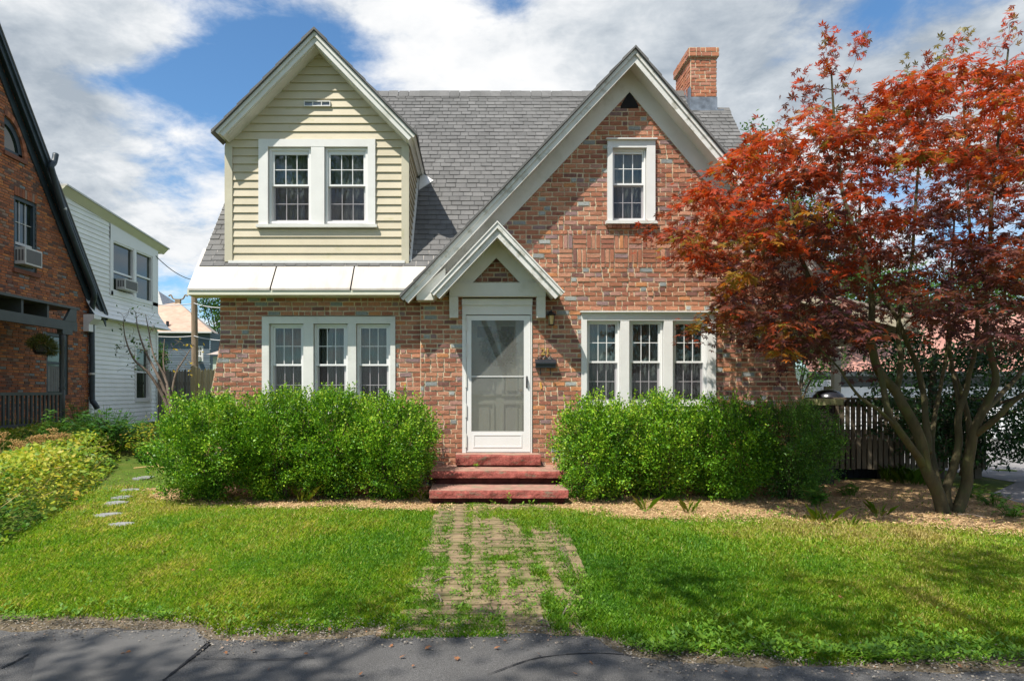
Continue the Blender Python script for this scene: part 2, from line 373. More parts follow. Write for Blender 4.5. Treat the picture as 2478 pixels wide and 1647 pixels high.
# ------------------------------------------------------------------ light and sky
SUN = Vector((-.93, -1.0, 2.1)).normalized()      # towards the sun
sl = bpy.data.lights.new('sun', 'SUN'); sl.energy = 5.0; sl.angle = R(.53); sl.color = (1, .955, .88)
so = bpy.data.objects.new('sun', sl); C.objects.link(so); so.rotation_euler = SUN.to_track_quat('Z', 'Y').to_euler(); so.location = (-20, -22, 46)
def sky():
    w = bpy.data.worlds.new('World'); sc.world = w; w.use_nodes = True
    nt = w.node_tree; N, L = nt.nodes, nt.links; bg = N['Background']
    st = N.new('ShaderNodeTexSky'); st.sky_type = 'NISHITA'; st.sun_disc = False
    st.sun_elevation = math.asin(SUN.z); st.sun_rotation = math.atan2(SUN.x, SUN.y); st.air_density = 1.0; st.dust_density = .4; st.ozone_density = 2.
    sk = N.new('ShaderNodeMixRGB'); sk.blend_type = 'MULTIPLY'; sk.inputs[0].default_value = 1; L.new(st.outputs[0], sk.inputs[1]); sk.inputs[2].default_value = (.74, 1.05, 1.22, 1)
    tc = N.new('ShaderNodeTexCoord'); nrm = N.new('ShaderNodeVectorMath'); nrm.operation = 'NORMALIZE'; L.new(tc.outputs['Generated'], nrm.inputs[0])
    def math_(op, a, b=None, clamp=False):
        n = N.new('ShaderNodeMath'); n.operation = op; n.use_clamp = clamp
        for i, q in enumerate((a, b)):
            if q is None: continue
            if isinstance(q, (int, float)): n.inputs[i].default_value = q
            else: L.new(q, n.inputs[i])
        return n.outputs[0]
    def vdir(px, py):
        return Vector(((px-VX)/F, 1, (VY-py)/F)).normalized()
    def blob(px, py, rx, ry, rot=0.):
        """soft elliptical patch of sky around a direction"""
        c = vdir(px, py); right = Vector((c.y, -c.x, 0)).normalized(); up = right.cross(c)
        r2 = right*math.cos(rot)+up*math.sin(rot); u2 = up*math.cos(rot)-right*math.sin(rot)
        s = VM('SUBTRACT', nrm.outputs[0], c)
        k = F/ (1+0)
        a = dot(s, r2*(k*c.y/rx)); b = dot(s, u2*(k*c.y/ry))
        d = math_('SQRT', math_('ADD', math_('MULTIPLY', a, a), math_('MULTIPLY', b, b)))
        return math_('SUBTRACT', 1.0, d, True)
    def VM(op, a, vec):
        n = N.new('ShaderNodeVectorMath'); n.operation = op; L.new(a, n.inputs[0]); n.inputs[1].default_value = vec; return n.outputs[0]
    def dot(a, vec):
        n = N.new('ShaderNodeVectorMath'); n.operation = 'DOT_PRODUCT'; L.new(a, n.inputs[0]); n.inputs[1].default_value = vec; return n.outputs['Value']
    # clouds lie on a high flat layer: divide the direction by its height
    sep = N.new('ShaderNodeSeparateXYZ'); L.new(nrm.outputs[0], sep.inputs[0])
    zz = math_('ADD', math_('MAXIMUM', sep.outputs[2], 0.0), .30)
    cb = N.new('ShaderNodeCombineXYZ'); L.new(math_('DIVIDE', sep.outputs[0], zz), cb.inputs[0]); L.new(math_('DIVIDE', sep.outputs[1], zz), cb.inputs[1]); L.new(math_('MULTIPLY', sep.outputs[2], 1.6), cb.inputs[2])
    def nz(scale, det, rough, off, dist=0.):
        mp = N.new('ShaderNodeMapping'); mp.inputs['Location'].default_value = off; L.new(cb.outputs[0], mp.inputs[0])
        n = N.new('ShaderNodeTexNoise'); n.inputs['Scale'].default_value = scale; n.inputs['Detail'].default_value = det; n.inputs['Roughness'].default_value = rough; n.inputs['Distortion'].default_value = dist
        L.new(mp.outputs[0], n.inputs['Vector']); return n.outputs['Fac']
    n1 = nz(2.6, 10, .58, (3.1, 1.7, .4), .25); n2 = nz(1.3, 6, .55, (8.3, 2.2, 5.1), .3); n3 = nz(7.5, 8, .62, (1.2, 6.4, 2.), .2)
    den = math_('ADD', math_('MULTIPLY', n1, 1.0), math_('MULTIPLY', n3, .85))
    den = math_('ADD', den, -.50)
    for (x, y, rx, ry, rot, a) in ((655, 150, 250, 150, -.15, -.66), (430, 190, 240, 60, .08, -.52), (440, 300, 190, 45, .1, -.34), (300, 215, 120, 40, -.1, -.25), (1000, 120, 130, 160, 0, .12), (2120, 30, 240, 90, .1, -.60), (1240, 5, 130, 70, .3, -.40), (500, 60, 80, 60, 0, -.10),
                                   (260, 90, 330, 170, .1, .28), (330, 560, 420, 240, 0, .35), (1120, 150, 330, 230, -.2, .30), (1700, 150, 560, 300, 0, .45), (80, 250, 220, 420, 0, .40), (2350, 250, 380, 260, 0, .28), (480, 330, 300, 60, 0, .10), (780, 15, 260, 45, .05, .30), (430, 690, 200, 110, 0, -.20)):
        den = math_('ADD', den, math_('MULTIPLY', blob(x, y, rx, ry, rot), a))
    cov = N.new('ShaderNodeMapRange'); cov.interpolation_type = 'SMOOTHSTEP'; cov.inputs[1].default_value = .22; cov.inputs[2].default_value = .68; L.new(den, cov.inputs[0])
    # cloud brightness: sunlit rims to grey bellies
    br = math_('ADD', math_('MULTIPLY', n2, 1.0), math_('MULTIPLY', n3, .75)); br = math_('ADD', br, -.26)
    for (x, y, rx, ry, a) in ((1780, 130, 600, 330, -.26), (130, 300, 280, 330, -.22), (240, 90, 340, 180, .10), (1080, 120, 330, 240, .18), (360, 560, 400, 220, .10), (2150, 110, 260, 140, .12), (880, 330, 160, 120, -.08)):
        br = math_('ADD', br, math_('MULTIPLY', blob(x, y, rx, ry), a))
    cr = ramp(N, [(.30, (.40, .46, .53)), (.48, (.62, .67, .72)), (.64, (.88, .90, .92)), (.80, (1.0, 1.0, 1.0))]); L.new(br, cr.inputs[0])
    skm = N.new('ShaderNodeMixRGB'); skm.blend_type = 'MULTIPLY'; skm.inputs[0].default_value = 1; L.new(sk.outputs[0], skm.inputs[1]); skm.inputs[2].default_value = (1, 1, 1, 1)
    mx = N.new('ShaderNodeMixRGB'); L.new(cov.outputs[0], mx.inputs[0])
    # background strength is SKY; cloud colours are divided by it so that they reach their own brightness
    SKY = .10
    dv = N.new('ShaderNodeMixRGB'); dv.blend_type = 'MULTIPLY'; dv.inputs[0].default_value = 1; L.new(cr.outputs[0], dv.inputs[1]); dv.inputs[2].default_value = (.72/SKY,)*3+(1,)
    L.new(skm.outputs[0], mx.inputs[1]); L.new(dv.outputs[0], mx.inputs[2]); L.new(mx.outputs[0], bg.inputs['Color']); bg.inputs['Strength'].default_value = SKY
sky()
sc.view_settings.view_transform = 'Standard'; sc.view_settings.look = 'None'; sc.view_settings.exposure = 0.52; sc.view_settings.gamma = 1
sc.cycles.max_bounces = 8; sc.cycles.transparent_max_bounces = 24; sc.cycles.diffuse_bounces = 3; sc.cycles.use_denoising = True
sc.cycles.sample_clamp_indirect = 4

# ------------------------------------------------------------------ windows
def sash_grid(mb, pl, u0, u1, v0, v1, o0, o1, cols=3, rows=2, w=.011):
    for i in range(1, cols): mb.pbox(pl, u0+(u1-u0)*i/cols-w/2, u0+(u1-u0)*i/cols+w/2, v0, v1, o0, o1)
    for j in range(1, rows): mb.pbox(pl, u0, u1, v0+(v1-v0)*j/rows-w/2, v0+(v1-v0)*j/rows+w/2, o0+.001, o1-.001)
def curtain(pl, u0, u1, v0, v1, o, name, mt, parent, amp=.012, waves=9, seed=0):
    r = random.Random(seed); n = 60; mb = MB(); vs = []; ph = r.random()*6
    for j, v in enumerate((v0, v1)):
        for i in range(n+1):
            t = i/n
            vs.append(pl.p(u0+(u1-u0)*t, v, o+amp*math.sin(ph+t*waves*6.28+math.sin(t*7+ph)*1.3)))
    mb.add(vs, [(i, i+1, n+2+i, n+1+i) for i in range(n)]); return mb.build(name, mt, parent, smooth=True)
def hung_window(pl, par, fr, gl, tops, base=-.03, seed=0, cur='full', curmat='curtain', frmat='vinyl', glassm='glass', screen=True, grid=(3, 2), label=None):
    """fr: frame rect (u0,u1,v0,v1); gl: glass (u0,u1); tops: (upper glass top, upper glass bottom, lower glass top, lower glass bottom)"""
    u0, u1, v0, v1 = fr; a, b = gl; t1, b1, t2, b2 = tops; o = base
    fw = min((a-u0)*.5, .045)
    w = MB().ring(pl, fr, (u0+fw, u1-fw, v0+fw, v1-fw), o-.10, o); w = w.build('window', M[frmat], par)
    if label: w['label'] = label
    s = MB().ring(pl, (u0+fw, u1-fw, b1-.028, v1-fw), (a, b, b1, t1), o-.065, o-.025)
    sash_grid(s, pl, a, b, b1, t1, o-.052, o-.036, *grid); s.build('sash', M[frmat], w)
    s = MB().ring(pl, (u0+fw, u1-fw, v0+fw, t2+.03), (a, b, b2, t2), o-.10, o-.068)
    sash_grid(s, pl, a, b, b2, t2, o-.092, o-.078, *grid); s.build('sash', M[frmat], w)
    MB().pbox(pl, a, b, b1, t1, o-.047, o-.043).build('pane', M[glassm], w)
    MB().pbox(pl, a, b, b2, t2, o-.087, o-.083).build('pane', M[glassm], w)
    if screen:
        p = pl.p; MB().add([p(a-.012, b2-.012, o-.03), p(b+.012, b2-.012, o-.03), p(b+.012, t2+.01, o-.03), p(a-.012, t2+.01, o-.03)], [(0, 1, 2, 3)]).build('insect_screen', M['screen'], w)
    wd = b-a; r = random.Random(seed)
    if cur == 'full': curtain(pl, a-.03, b+.03, b2, t1+.03, o-.17, 'curtain', M[curmat], w, .014, 6, seed)
    if cur == 'split':
        g = r.uniform(.40, .62)
        curtain(pl, a-.03, a+wd*g, b2, t1+.03, o-.17, 'curtain', M[curmat], w, .014, 4, seed); curtain(pl, a+wd*(g+.08), b+.03, b2, t1+.03, o-.19, 'curtain', M[curmat], w, .014, 3, seed+5)
    return w
rb = random.Random(3)
# ------------------------------------------------------------------ the brick house
house = thing('brick_house', 'red and brown clinker brick house with cream gabled dormer, grey shingle roof and white trim', 'house', (0, 0, 0))
YL = .10
XL, XW, XR = -3.89, -.83, 4.74
AX, AZ, SL, SR = 2.327, 6.496, 1.06, 1.18        # cross gable: apex and the two slopes
pf, pll = front(0), front(YL)
def rect(px0, px1, py0, py1, Y): return (ux(px0, Y), ux(px1, Y), uz(py1, Y), uz(py0, Y))
hole_door = rect(1120, 1287, 722, 1096, 0)
hole_rt = rect(1407, 1729, 757, 990, 0); hole_up = rect(1470, 1582, 334, 539, 0); hole_lt = rect(636, 956, 766, 996, YL)
ZB = uz(648, 0), uz(556.5, 0)                     # basket-weave band bottom, top
UB = ux(1352, 0), ux(1722, 0)
def in_band(u, v): return UB[0] < u < UB[1] and ZB[0] < v < ZB[1]
w = MB()
CH = (ZB[1]-ZB[0])/8.0
gpoly = [(XW, -.12), (4.99, -.12), (4.95, .9), (4.91, 1.5), (4.82, 1.8), (4.76, 2.1), (XR, 2.4), (XR, AZ-SR*(XR-AX)-.2), (AX, AZ-.2), (XW, AZ-SL*(AX-XW)-.2)]
z0 = ZB[0]-CH*math.ceil((ZB[0]+.12)/CH); gpoly[0] = (XW, z0); gpoly[1] = (4.99, z0)
coursed(w, pf, gpoly, [hole_door, hole_rt, hole_up], CH, .192, 'brick', rb, skip=in_band)
def band_brick(u0, u1, v0, v1):
    q = lambda s=.004: rb.uniform(-s, s); o = .014+rb.uniform(-.004, .005); p = pf.p
    F4 = [p(u0+.010+q(), v0+.010+q(), o), p(u1-.010+q(), v0+.010+q(), o+q()), p(u1-.010+q(), v1-.010+q(), o), p(u0+.010+q(), v1-.010+q(), o+q())]
    B4 = [p(u0+.005, v0+.005, -.01), p(u1-.005, v0+.005, -.01), p(u1-.005, v1-.005, -.01), p(u0+.005, v1-.005, -.01)]
    w.add(F4+B4, [(0, 1, 2, 3), (0, 4, 5, 1), (1, 5, 6, 2), (2, 6, 7, 3), (3, 7, 4, 0)], rb.random()*.9, 0)
nb = 33; bw = (UB[1]-UB[0])/nb
for k in (0, 7):
    for i in range(nb): band_brick(UB[0]+i*bw, UB[0]+(i+1)*bw, ZB[0]+k*CH, ZB[0]+(k+1)*CH)
for row, zb in enumerate((ZB[0]+CH, ZB[0]+4*CH)):
    for b in range(11):
        u = UB[0]+b*3*bw
        for i in range(3):
            if (b+row) % 2: band_brick(u+i*bw, u+(i+1)*bw, zb, zb+3*CH)
            else: band_brick(u, u+3*bw, zb+i*CH, zb+(i+1)*CH)
w.box(XW+.004, XW+.2, .02, .30, -.1, 2.95, tint=.2, m=0)
w.prism([(4.74, .02, 2.4), (4.76, .02, 2.1), (4.82, .02, 1.8), (4.91, .02, 1.5), (4.98, .02, -.1), (4.6, .02, -.1), (4.6, .02, 2.4)], (0, .4, 0), tint=.3, m=0)
wallg = w.build('wall', [M['brick'], M['mortar']], house)
w = MB()
lpoly = [(-4.16, z0), (XW, z0), (XW, 2.95), (XL, 2.95), (XL, 2.2), (-3.93, 2.0), (-3.99, 1.7), (-4.04, 1.45), (-4.10, 1.0)]
coursed(w, pll, lpoly, [hole_lt], CH, .192, 'brick', rb)
w.prism([(-3.895, YL+.02, 2.3), (-3.94, YL+.02, 2.0), (-4.04, YL+.02, 1.45), (-4.15, YL+.02, -.1), (-3.5, YL+.02, -.1), (-3.5, YL+.02, 2.3)], (0, .4, 0), tint=.1, m=0)
w.build('wall', [M['brick'], M['mortar']], house)
# side and back walls
RY, RZ, RS = 3.47, 7.51, 1.2                      # ridge and slope of the main roof
def rz(Y): return 3.345+RS*Y
for pl_, sgn in ((west(XL), -1), (east(XR), 1)):
    w = MB(); pts = [(.15, z0), (6.6, z0), (6.6, 3.6), (RY, RZ-.15), (.15, 3.4)]
    if sgn < 0: pts = [(-u, v) for u, v in pts]
    coursed(w, pl_, pts, [], CH, .192, 'brick', rb); w.build('wall', [M['brick'], M['mortar']], house)
MB().box(XL, XR, 6.6, 6.75, -.1, 3.6).build('wall', M['mortar'], house)
MB().box(XL+.1, XR-.1, 1.9, 2.0, -.1, 3.0).build('partition_wall', M['door'], house)
MB().box(XL+.1, XR-.1, .2, 6.5, 2.88, 2.93).build('upper_floor', M['door'], house)
# roof planes
roof = MB(); cs = 1/math.sqrt(1+RS*RS); ps = Pl((0, 0, 3.345), (1, 0, 0), (0, cs, RS*cs))
wv = lambda Y: Y/cs
coursed(roof, ps, [(-4.18, wv(.03)), (4.97, wv(.03)), (4.97, wv(3.067)), (4.36, wv(3.067)), (4.36, wv(RY)), (-4.18, wv(RY))],
        [(-3.7, -1.1, wv(.2), wv(1.5)), (1.5, 3.1, wv(.1), wv(1.5))], .1285, .18, 'shingle', rb)
roof.add([ps.p(-4.18, wv(.03), -.01), ps.p(-3.7, wv(.03), -.01), ps.p(-3.7, wv(RY), -.01), ps.p(-4.18, wv(RY), -.01)], [(0, 1, 2, 3)], .3)
roof.add([ps.p(-1.1, wv(.03), -.01), ps.p(1.5, wv(.03), -.01), ps.p(1.5, wv(RY), -.01), ps.p(-1.1, wv(RY), -.01)], [(0, 1, 2, 3)], .3)
roof.add([ps.p(-3.7, wv(1.5), -.01), ps.p(-1.1, wv(1.5), -.01), ps.p(-1.1, wv(RY), -.01), ps.p(-3.7, wv(RY), -.01)], [(0, 1, 2, 3)], .3)
roof.add([ps.p(1.5, wv(1.5), -.01), ps.p(4.36, wv(1.5), -.01), ps.p(4.36, wv(RY), -.01), ps.p(1.5, wv(RY), -.01)], [(0, 1, 2, 3)], .3)
roof.add([ps.p(3.1, wv(.03), -.01), ps.p(4.97, wv(.03), -.01), ps.p(4.97, wv(3.06), -.01), ps.p(3.1, wv(3.06), -.01)], [(0, 1, 2, 3)], .3)
roof.add([(-4.18, RY, RZ), (4.36, RY, RZ), (4.36, 6.9, RZ-(6.9-RY)*RS), (-4.18, 6.9, RZ-(6.9-RY)*RS)], [(0, 1, 2, 3)], .3)
roof.add([(4.36, 3.067, 7.02), (4.97, 3.067, 7.02), (4.97, 6.9, RZ-(6.9-RY)*RS), (4.36, 6.9, RZ-(6.9-RY)*RS)], [(0, 1, 2, 3)], .3)
roof.add([(4.36, 3.067, 7.02), (4.36, RY, RZ), (4.36, 6.9, RZ-(6.9-RY)*RS)], [(0, 1, 2)], .3)
roof = roof.build('roof', M['shingle'], house)
cap = MB(); x = -4.2
while x < 4.34:
    cap.prism([(x, RY-.13, RZ-.125), (x, RY, RZ+.035+rb.uniform(0, .012)), (x, RY+.13, RZ-.125)], (.20+rb.uniform(-.01, .01), 0, 0), tint=rb.random()); x += .205
cap.build('ridge_cap', M['shingle'], roof); cap = MB(); x = 4.37
while x < 4.9: cap.prism([(x, 3.067-.12, 6.90), (x, 3.067, 7.045), (x, 3.067+.2, 6.95)], (.2, 0, 0), tint=rb.random()); x += .205
cap.build('ridge_cap', M['shingle'], roof)
MB().prism([(-4.19, .0, 3.33), (-4.19, RY, RZ-.02), (-4.19, RY, RZ-.20), (-4.19, .0, 3.15)], (.03, 0, 0)).build('rake_board', M['trim'], roof)
MB().prism([(4.95, .0, 3.33), (4.95, 3.067, 6.99), (4.95, 3.067, 6.81), (4.95, .0, 3.15)], (.03, 0, 0)).build('rake_board', M['trim'], roof)
# lower metal roof over the left wall, in panels, with fascia and soffit
seams = [-4.235, -3.009, -1.83, -.62]
ea = (-.29, 2.995)
cn = MB()
for i in range(3):
    a, b = seams[i]+.010, seams[i+1]-.010; d0 = rb.uniform(.008, .02)
    cn.add([(a, ea[0], ea[1]+.008), (b, ea[0], ea[1]+.012), (b, .30, rz(.30)+.002), (a, .30, rz(.30)+.006), (a, ea[0], ea[1]-.02), (b, ea[0], ea[1]-.02)], [(0, 1, 2, 3), (0, 4, 5, 1)])
cn.add([(-4.235, -.27, 2.98), (-.6, -.27, 2.98), (-.6, .30, rz(.30)-.03), (-4.235, .30, rz(.30)-.03)], [(0, 1, 2, 3)], 0, 1)
cn.add([(-.62, ea[0], ea[1]), (-.5, ea[0]+.02, ea[1]+.02), (.0, .25, rz(.25)+.002), (-.62, .25, rz(.25)+.002)], [(0, 1, 2, 3)])
can = cn.build('lower_metal_roof', [M['canopy'], M['void']], house); can['label'] = 'white painted sheet metal lower roof with two dark seams'
MB().prism([(-4.235, -.275, 2.975), (-4.235, -.275, 2.905), (-4.235, .09, 2.905), (-4.235, .09, 3.36)], (.025, 0, 0)).box(-4.21, -.95, -.275, -.245, 2.91, 2.975).box(-4.21, -.95, -.245, YL-.002, 2.912, 2.935).build('fascia', M['fasciay'], can)
# cross-gable roof
g = chev((AX, AZ), -1.10, 5.30, SL, SR, 0, .03, -.40, 2.75)
groof = g.build('gable_roof', M['shingle'], house)
g = chev((AX, AZ), -1.10, 5.30, SL, SR, .032, .10, -.385, -.31); chev((AX, AZ), -1.085, 5.285, SL, SR, .10, .215, -.36, -.32, g)
g.build('rake_board', M['oldtrim'], groof)
g = chev((AX, AZ), -1.08, 5.28, SL, SR, .14, .16, -.32, .0)
for i in range(1, 60):                              # soffit ribs
    for sg, s, lim in ((-1, SL, 3.35), (1, SR, 2.9)):
        x = i*.085
        if x > lim: continue
        X = AX+sg*x; z = AZ-s*x-.16
        g.prism([(X-.006, -.32, z+.006*s*sg-.004), (X+.006, -.32, z-.006*s*sg-.004), (X+.006, -.32, z-.006*s*sg+.004), (X-.006, -.32, z+.006*s*sg+.004)], (0, .3, 0))
g.build('soffit', M['white'], groof)
g = chev((AX, AZ), -.90, 5.05, SL, SR, .161, .50, -.034, .0)
g.prism([(-.86, -.30, 2.83), (-.62, -.30, 2.83), (-.44, -.30, 3.02), (-.44, -.30, 3.30), (-.86, -.30, 2.96)], (0, .265, 0))
g.build('frieze_board', M['trim'], groof)
MB().prism([(AX-.13, -.02, 5.76), (AX+.13, -.02, 5.76), (AX+.13, -.02, 5.80), (AX, -.02, 6.02), (AX-.13, -.02, 5.80)], (0, .02, 0)).build('attic_vent', M['void'], house)
# wide dormer with cream siding
DX0, DX1, DC, DZ = -3.80, -1.02, -2.38, 6.85
dor = MB(); pdo = front(YL)
hole_dw = rect(627, 909, 339, 553, YL)
coursed(dor, pdo, [(DX0, 3.47), (DX1, 3.47), (DX1, 5.3), (DC, 6.66), (DX0, 5.3)], [hole_dw], .1235, 9, 'siding', rb)
for pl_, sg in ((west(DX0), -1), (east(DX1), 1)):
    coursed(dor, pl_, [(sg*.1, rz(.1)), (sg*1.62, rz(1.62)), (sg*1.62, 5.33), (sg*.1, 5.33)], [], .1235, 9, 'siding', rb)
dorm = dor.build('dormer', M['siding'], house)
MB().box(DX0-.01, ux(564, YL), YL-.035, YL+.07, 3.46, 5.22).build('corner_board', M['cream'], dorm)
MB().box(ux(972, YL), DX1+.012, YL-.035, YL+.09, 3.40, 5.22).build('corner_board', M['cream'], dorm)
MB().box(DX0+.05, DX1-.05, YL-.05, YL, 3.435, 3.475).build('base_flashing', M['white'], dorm)
MB().prism([(DX1+.005, .1, rz(.1)+.03), (DX1+.005, 1.5, rz(1.5)+.03), (DX1+.005, 1.5, rz(1.5)-.05), (DX1+.005, .1, rz(.1)-.05)], (.045, 0, 0)).prism([(DX1+.06, 1.28, rz(1.28)+.02), (DX1+.30, 1.45, rz(1.45)+.022), (DX1+.06, 1.62, rz(1.62)+.02)], (0, -.01, .012)).build('step_flashing', M['white'], dorm)
dr = chev((DC, DZ), -3.87, -.863, 1.01, 1.03, 0, .03, -.225, 2.95).build('dormer_roof', M['shingle'], house)
g = chev((DC, DZ), -3.865, -.868, 1.01, 1.03, .032, .10, -.21, 1.66); chev((DC, DZ), -3.845, -.888, 1.01, 1.03, .10, .20, -.185, 1.66, g)
chev((DC, DZ), -3.80, -.93, 1.01, 1.03, .13, .215, -.14, .095, g)
g.build('rake_board', M['trim'], dr)
tb = MB(); r_ = random.Random(2)
for sg, s, lx in ((-1, 1.01, 1.47), (1, 1.03, 1.47)):   # ragged shingle ends along the rake
    x = 0
    while x < lx:
        x2 = x+.19; X, X2 = DC+sg*x, DC+sg*x2; o = .006+r_.random()*.012
        tb.prism([(X, -.245, DZ-s*x+o), (X2, -.245, DZ-s*x2+o+.018), (X2, -.245, DZ-s*x2-.02), (X, -.245, DZ-s*x-.02)], (0, .5, 0), tint=r_.random()); x = x2
tb.build('edge_shingle', M['shingle'], dr); tb = MB()
for sg, s, lx in ((-1, SL, 3.35), (1, SR, 2.9)):
    x = 0
    while x < lx:
        x2 = x+.19; X, X2 = AX+sg*x, AX+sg*x2; o = .004+r_.random()*.012
        tb.prism([(X, -.42, AZ-s*x+o), (X2, -.42, AZ-s*x2+o+.018), (X2, -.42, AZ-s*x2-.02), (X, -.42, AZ-s*x-.02)], (0, .5, 0), tint=r_.random()); x = x2
tb.build('edge_shingle', M['shingle'], groof)
# vent in the dormer gable
vr = rect(737, 800.5, 247, 260, YL); v = MB().ring(pdo, vr, (vr[0]+.012, vr[1]-.012, vr[2]+.012, vr[3]-.012), .0, .045)
for i in (1, 2): v.pbox(pdo, vr[0]+(vr[1]-vr[0])*i/3-.006, vr[0]+(vr[1]-vr[0])*i/3+.006, vr[2]+.01, vr[3]-.01, .03, .043)
v = v.build('gable_vent', M['white'], house); MB().pbox(pdo, vr[0]+.01, vr[1]-.01, vr[2]+.01, vr[3]-.01, .005, .026).build('louver', M['lead'], v)
# window casings
def casing(Y, rc, jl, jr, head, mulls, sill, matn, hood=None, proud=.02, name='window_casing'):
    pl_ = front(Y); u0, u1, v0, v1 = rc; m = MB()
    m.pbox(pl_, u0, jl, v0, v1, -.13, proud); m.pbox(pl_, jr, u1, v0, v1, -.13, proud); m.pbox(pl_, jl, jr, head, v1, -.13, proud-.003)
    for a, b in mulls: m.pbox(pl_, a, b, v0, head, -.13, proud-.006)
    o = m.build(name, M[matn], house)
    s = MB().pbox(pl_, u0-.03, u1+.03, v0-.045, v0, -.13, proud+.035)
    s.build('sill', M['trim'], o)
    if hood:
        h = MB(); p = pl_.p; z = v1
        h.add([p(u0-.02, z, 0), p(u1+.02, z, 0), p(u1+.02, z+hood*.5, 0), p(u0-.02, z+hood*.5, 0), p(u0-.02, z, .10), p(u1+.02, z, .10), p(u1+.02, z+.018, .10), p(u0-.02, z+.018, .10)],
              [(0, 1, 5, 4), (4, 5, 6, 7), (7, 6, 2, 3), (0, 4, 7, 3), (1, 2, 6, 5)]); h.build('drip_cap', M['white'], o)
    return o
Y = YL
rc = rect(635, 957, 766, 994, Y)
casing(Y, rc, ux(652, Y), ux(945, Y), uz(783, Y), [(ux(735, Y), ux(759, Y)), (ux(842, Y), ux(862, Y))], 0, 'trim', None, .03)
for i, (a, b, c, d) in enumerate(((653, 733.5, 663.4, 725.8), (760, 841, 769, 830), (863, 944, 872, 934))):
    hung_window(pll, house, rect(a, b, 784, 990, Y), (ux(c, Y), ux(d, Y)), (uz(793.5, Y), uz(880, Y), uz(886, Y), uz(976, Y)), -.04, 10+i, 'split' if i < 2 else 'full')
Y = 0
rc = rect(1406, 1730, 757, 988, Y)
casing(Y, rc, ux(1419, Y), ux(1709.5, Y), uz(776, Y), [(ux(1500, Y), ux(1521, Y)), (ux(1605, Y), ux(1626, Y))], 0, 'white', .05, .05)
for i, (a, b, c, d) in enumerate(((1419.5, 1499.5, 1428, 1490.5), (1522, 1604, 1533, 1594.6), (1627, 1709, 1637.7, 1699.8))):
    hung_window(pf, house, rect(a, b, 777, 982, Y), (ux(c, Y), ux(d, Y)), (uz(784, Y), uz(873, Y), uz(879, Y), uz(966, Y)), -.02, 20+i, 'full' if i < 1 else 'split')
rc = rect(1468.5, 1583.5, 342, 537, Y)
casing(Y, rc, ux(1480.5, Y), ux(1563, Y), uz(360, Y), [], 0, 'white', .10, .06)
hung_window(pf, house, rect(1481, 1562, 361, 535, Y), (ux(1488, Y), ux(1555, Y)), (uz(371, Y), uz(442, Y), uz(449, Y), uz(525, Y)), -.01, 31, 'full', 'curtain')
rl = MB(); n = 11; a, b = ux(1469, 0), ux(1588, 0)   # brick sill of headers under the upper window
for i in range(n):
    q = rb.uniform(-.004, .004); rl.pbox(pf, a+(b-a)*i/n+.004, a+(b-a)*(i+1)/n-.004, uz(553.5, 0)+q, uz(538.5, 0), -.03, .065+q, tint=rb.random()*.8)
rl.build('brick_sill', M['brick'], house)
Y = YL
rc = rect(627.5, 909, 339, 545, Y)
o = casing(Y, rc, ux(650, Y), ux(891, Y), uz(357, Y), [(ux(754, Y), ux(786, Y))], 0, 'white', None, .045)
for i, (a, b, c, d) in enumerate(((651, 753.5, 663, 744), (787, 890, 798.6, 879))):
    hung_window(pll, house, rect(a, b, 358, 541, Y), (ux(c, Y), ux(d, Y)), (uz(373, Y), uz(445, Y), uz(450.5, Y), uz(530, Y)), -.005, 40+i, 'full', 'blind' if False else 'curtain')
# chimney
ch = MB(); cx0, cx1, cy0, cy1 = 4.215, 4.717, 3.05, 4.01
czb, czt = 6.6, uz(139, 3.05); ctop = uz(117, 3.05)
rc_ = random.Random(9)
CT = [(0, 1)]
for pl_, a, b in ((front(cy0), cx0, cx1), (Pl((cx0, 0, 0), (0, -1, 0), (0, 0, 1)), -cy1, -cy0), (east(cx1), cy0, cy1)):
    coursed(ch, pl_, [(a, czb), (b, czb), (b, czt), (a, czt)], [], .072, .2, 'brick', rc_)
ch.box(cx0+.02, cx1-.02, cy0+.02, cy1, czb, czt, m=1)
for pl_, a, b in ((front(cy0-.04), cx0-.04, cx1+.04), (Pl((cx0-.04, 0, 0), (0, -1, 0), (0, 0, 1)), -cy1-.04, -cy0+.04), (east(cx1+.04), cy0-.04, cy1+.04)):
    coursed(ch, pl_, [(a, czt), (b, czt), (b, ctop), (a, ctop)], [], .088, .2, 'brick', rc_)
ch.box(cx0-.03, cx1+.03, cy0-.03, cy1+.03, czt, ctop, m=1)
ch = ch.build('chimney', [mat('chimney_brick', 0, .85, .2, 30., .4, 80., .25, tint=[(0, (.40, .15, .08)), (.4, (.48, .20, .11)), (.7, (.34, .12, .07)), (.9, (.46, .22, .15))]), M['mortar']], house)
MB().box(cx0+.12, cx1-.16, cy0+.05, cy1-.3, ctop, ctop+.035).build('flue_cap', M['moss'], ch)
fl = MB().box(cx0-.015, cx1+.015, cy0-.025, cy0-.003, 6.85, uz(236, 3.05)).prism([(cx0-.02, cy0-.03, 6.9), (cx0-.02, cy0-.03, uz(212, 3.05)), (cx0-.02, cy0+.12, uz(209, 3.05)), (cx0-.02, cy0+.14, uz(235, 3.05)), (cx0-.02, cy0+.3, uz(200, 3.05)), (cx0-.02, cy0+.42, 7.2), (cx0-.02, cy0+.1, 6.9)], (.018, 0, 0))
fl.box(cx0-.01, cx1+.13, cy0-.055, cy0-.027, 6.955, 6.985).build('flashing', M['lead'], ch)
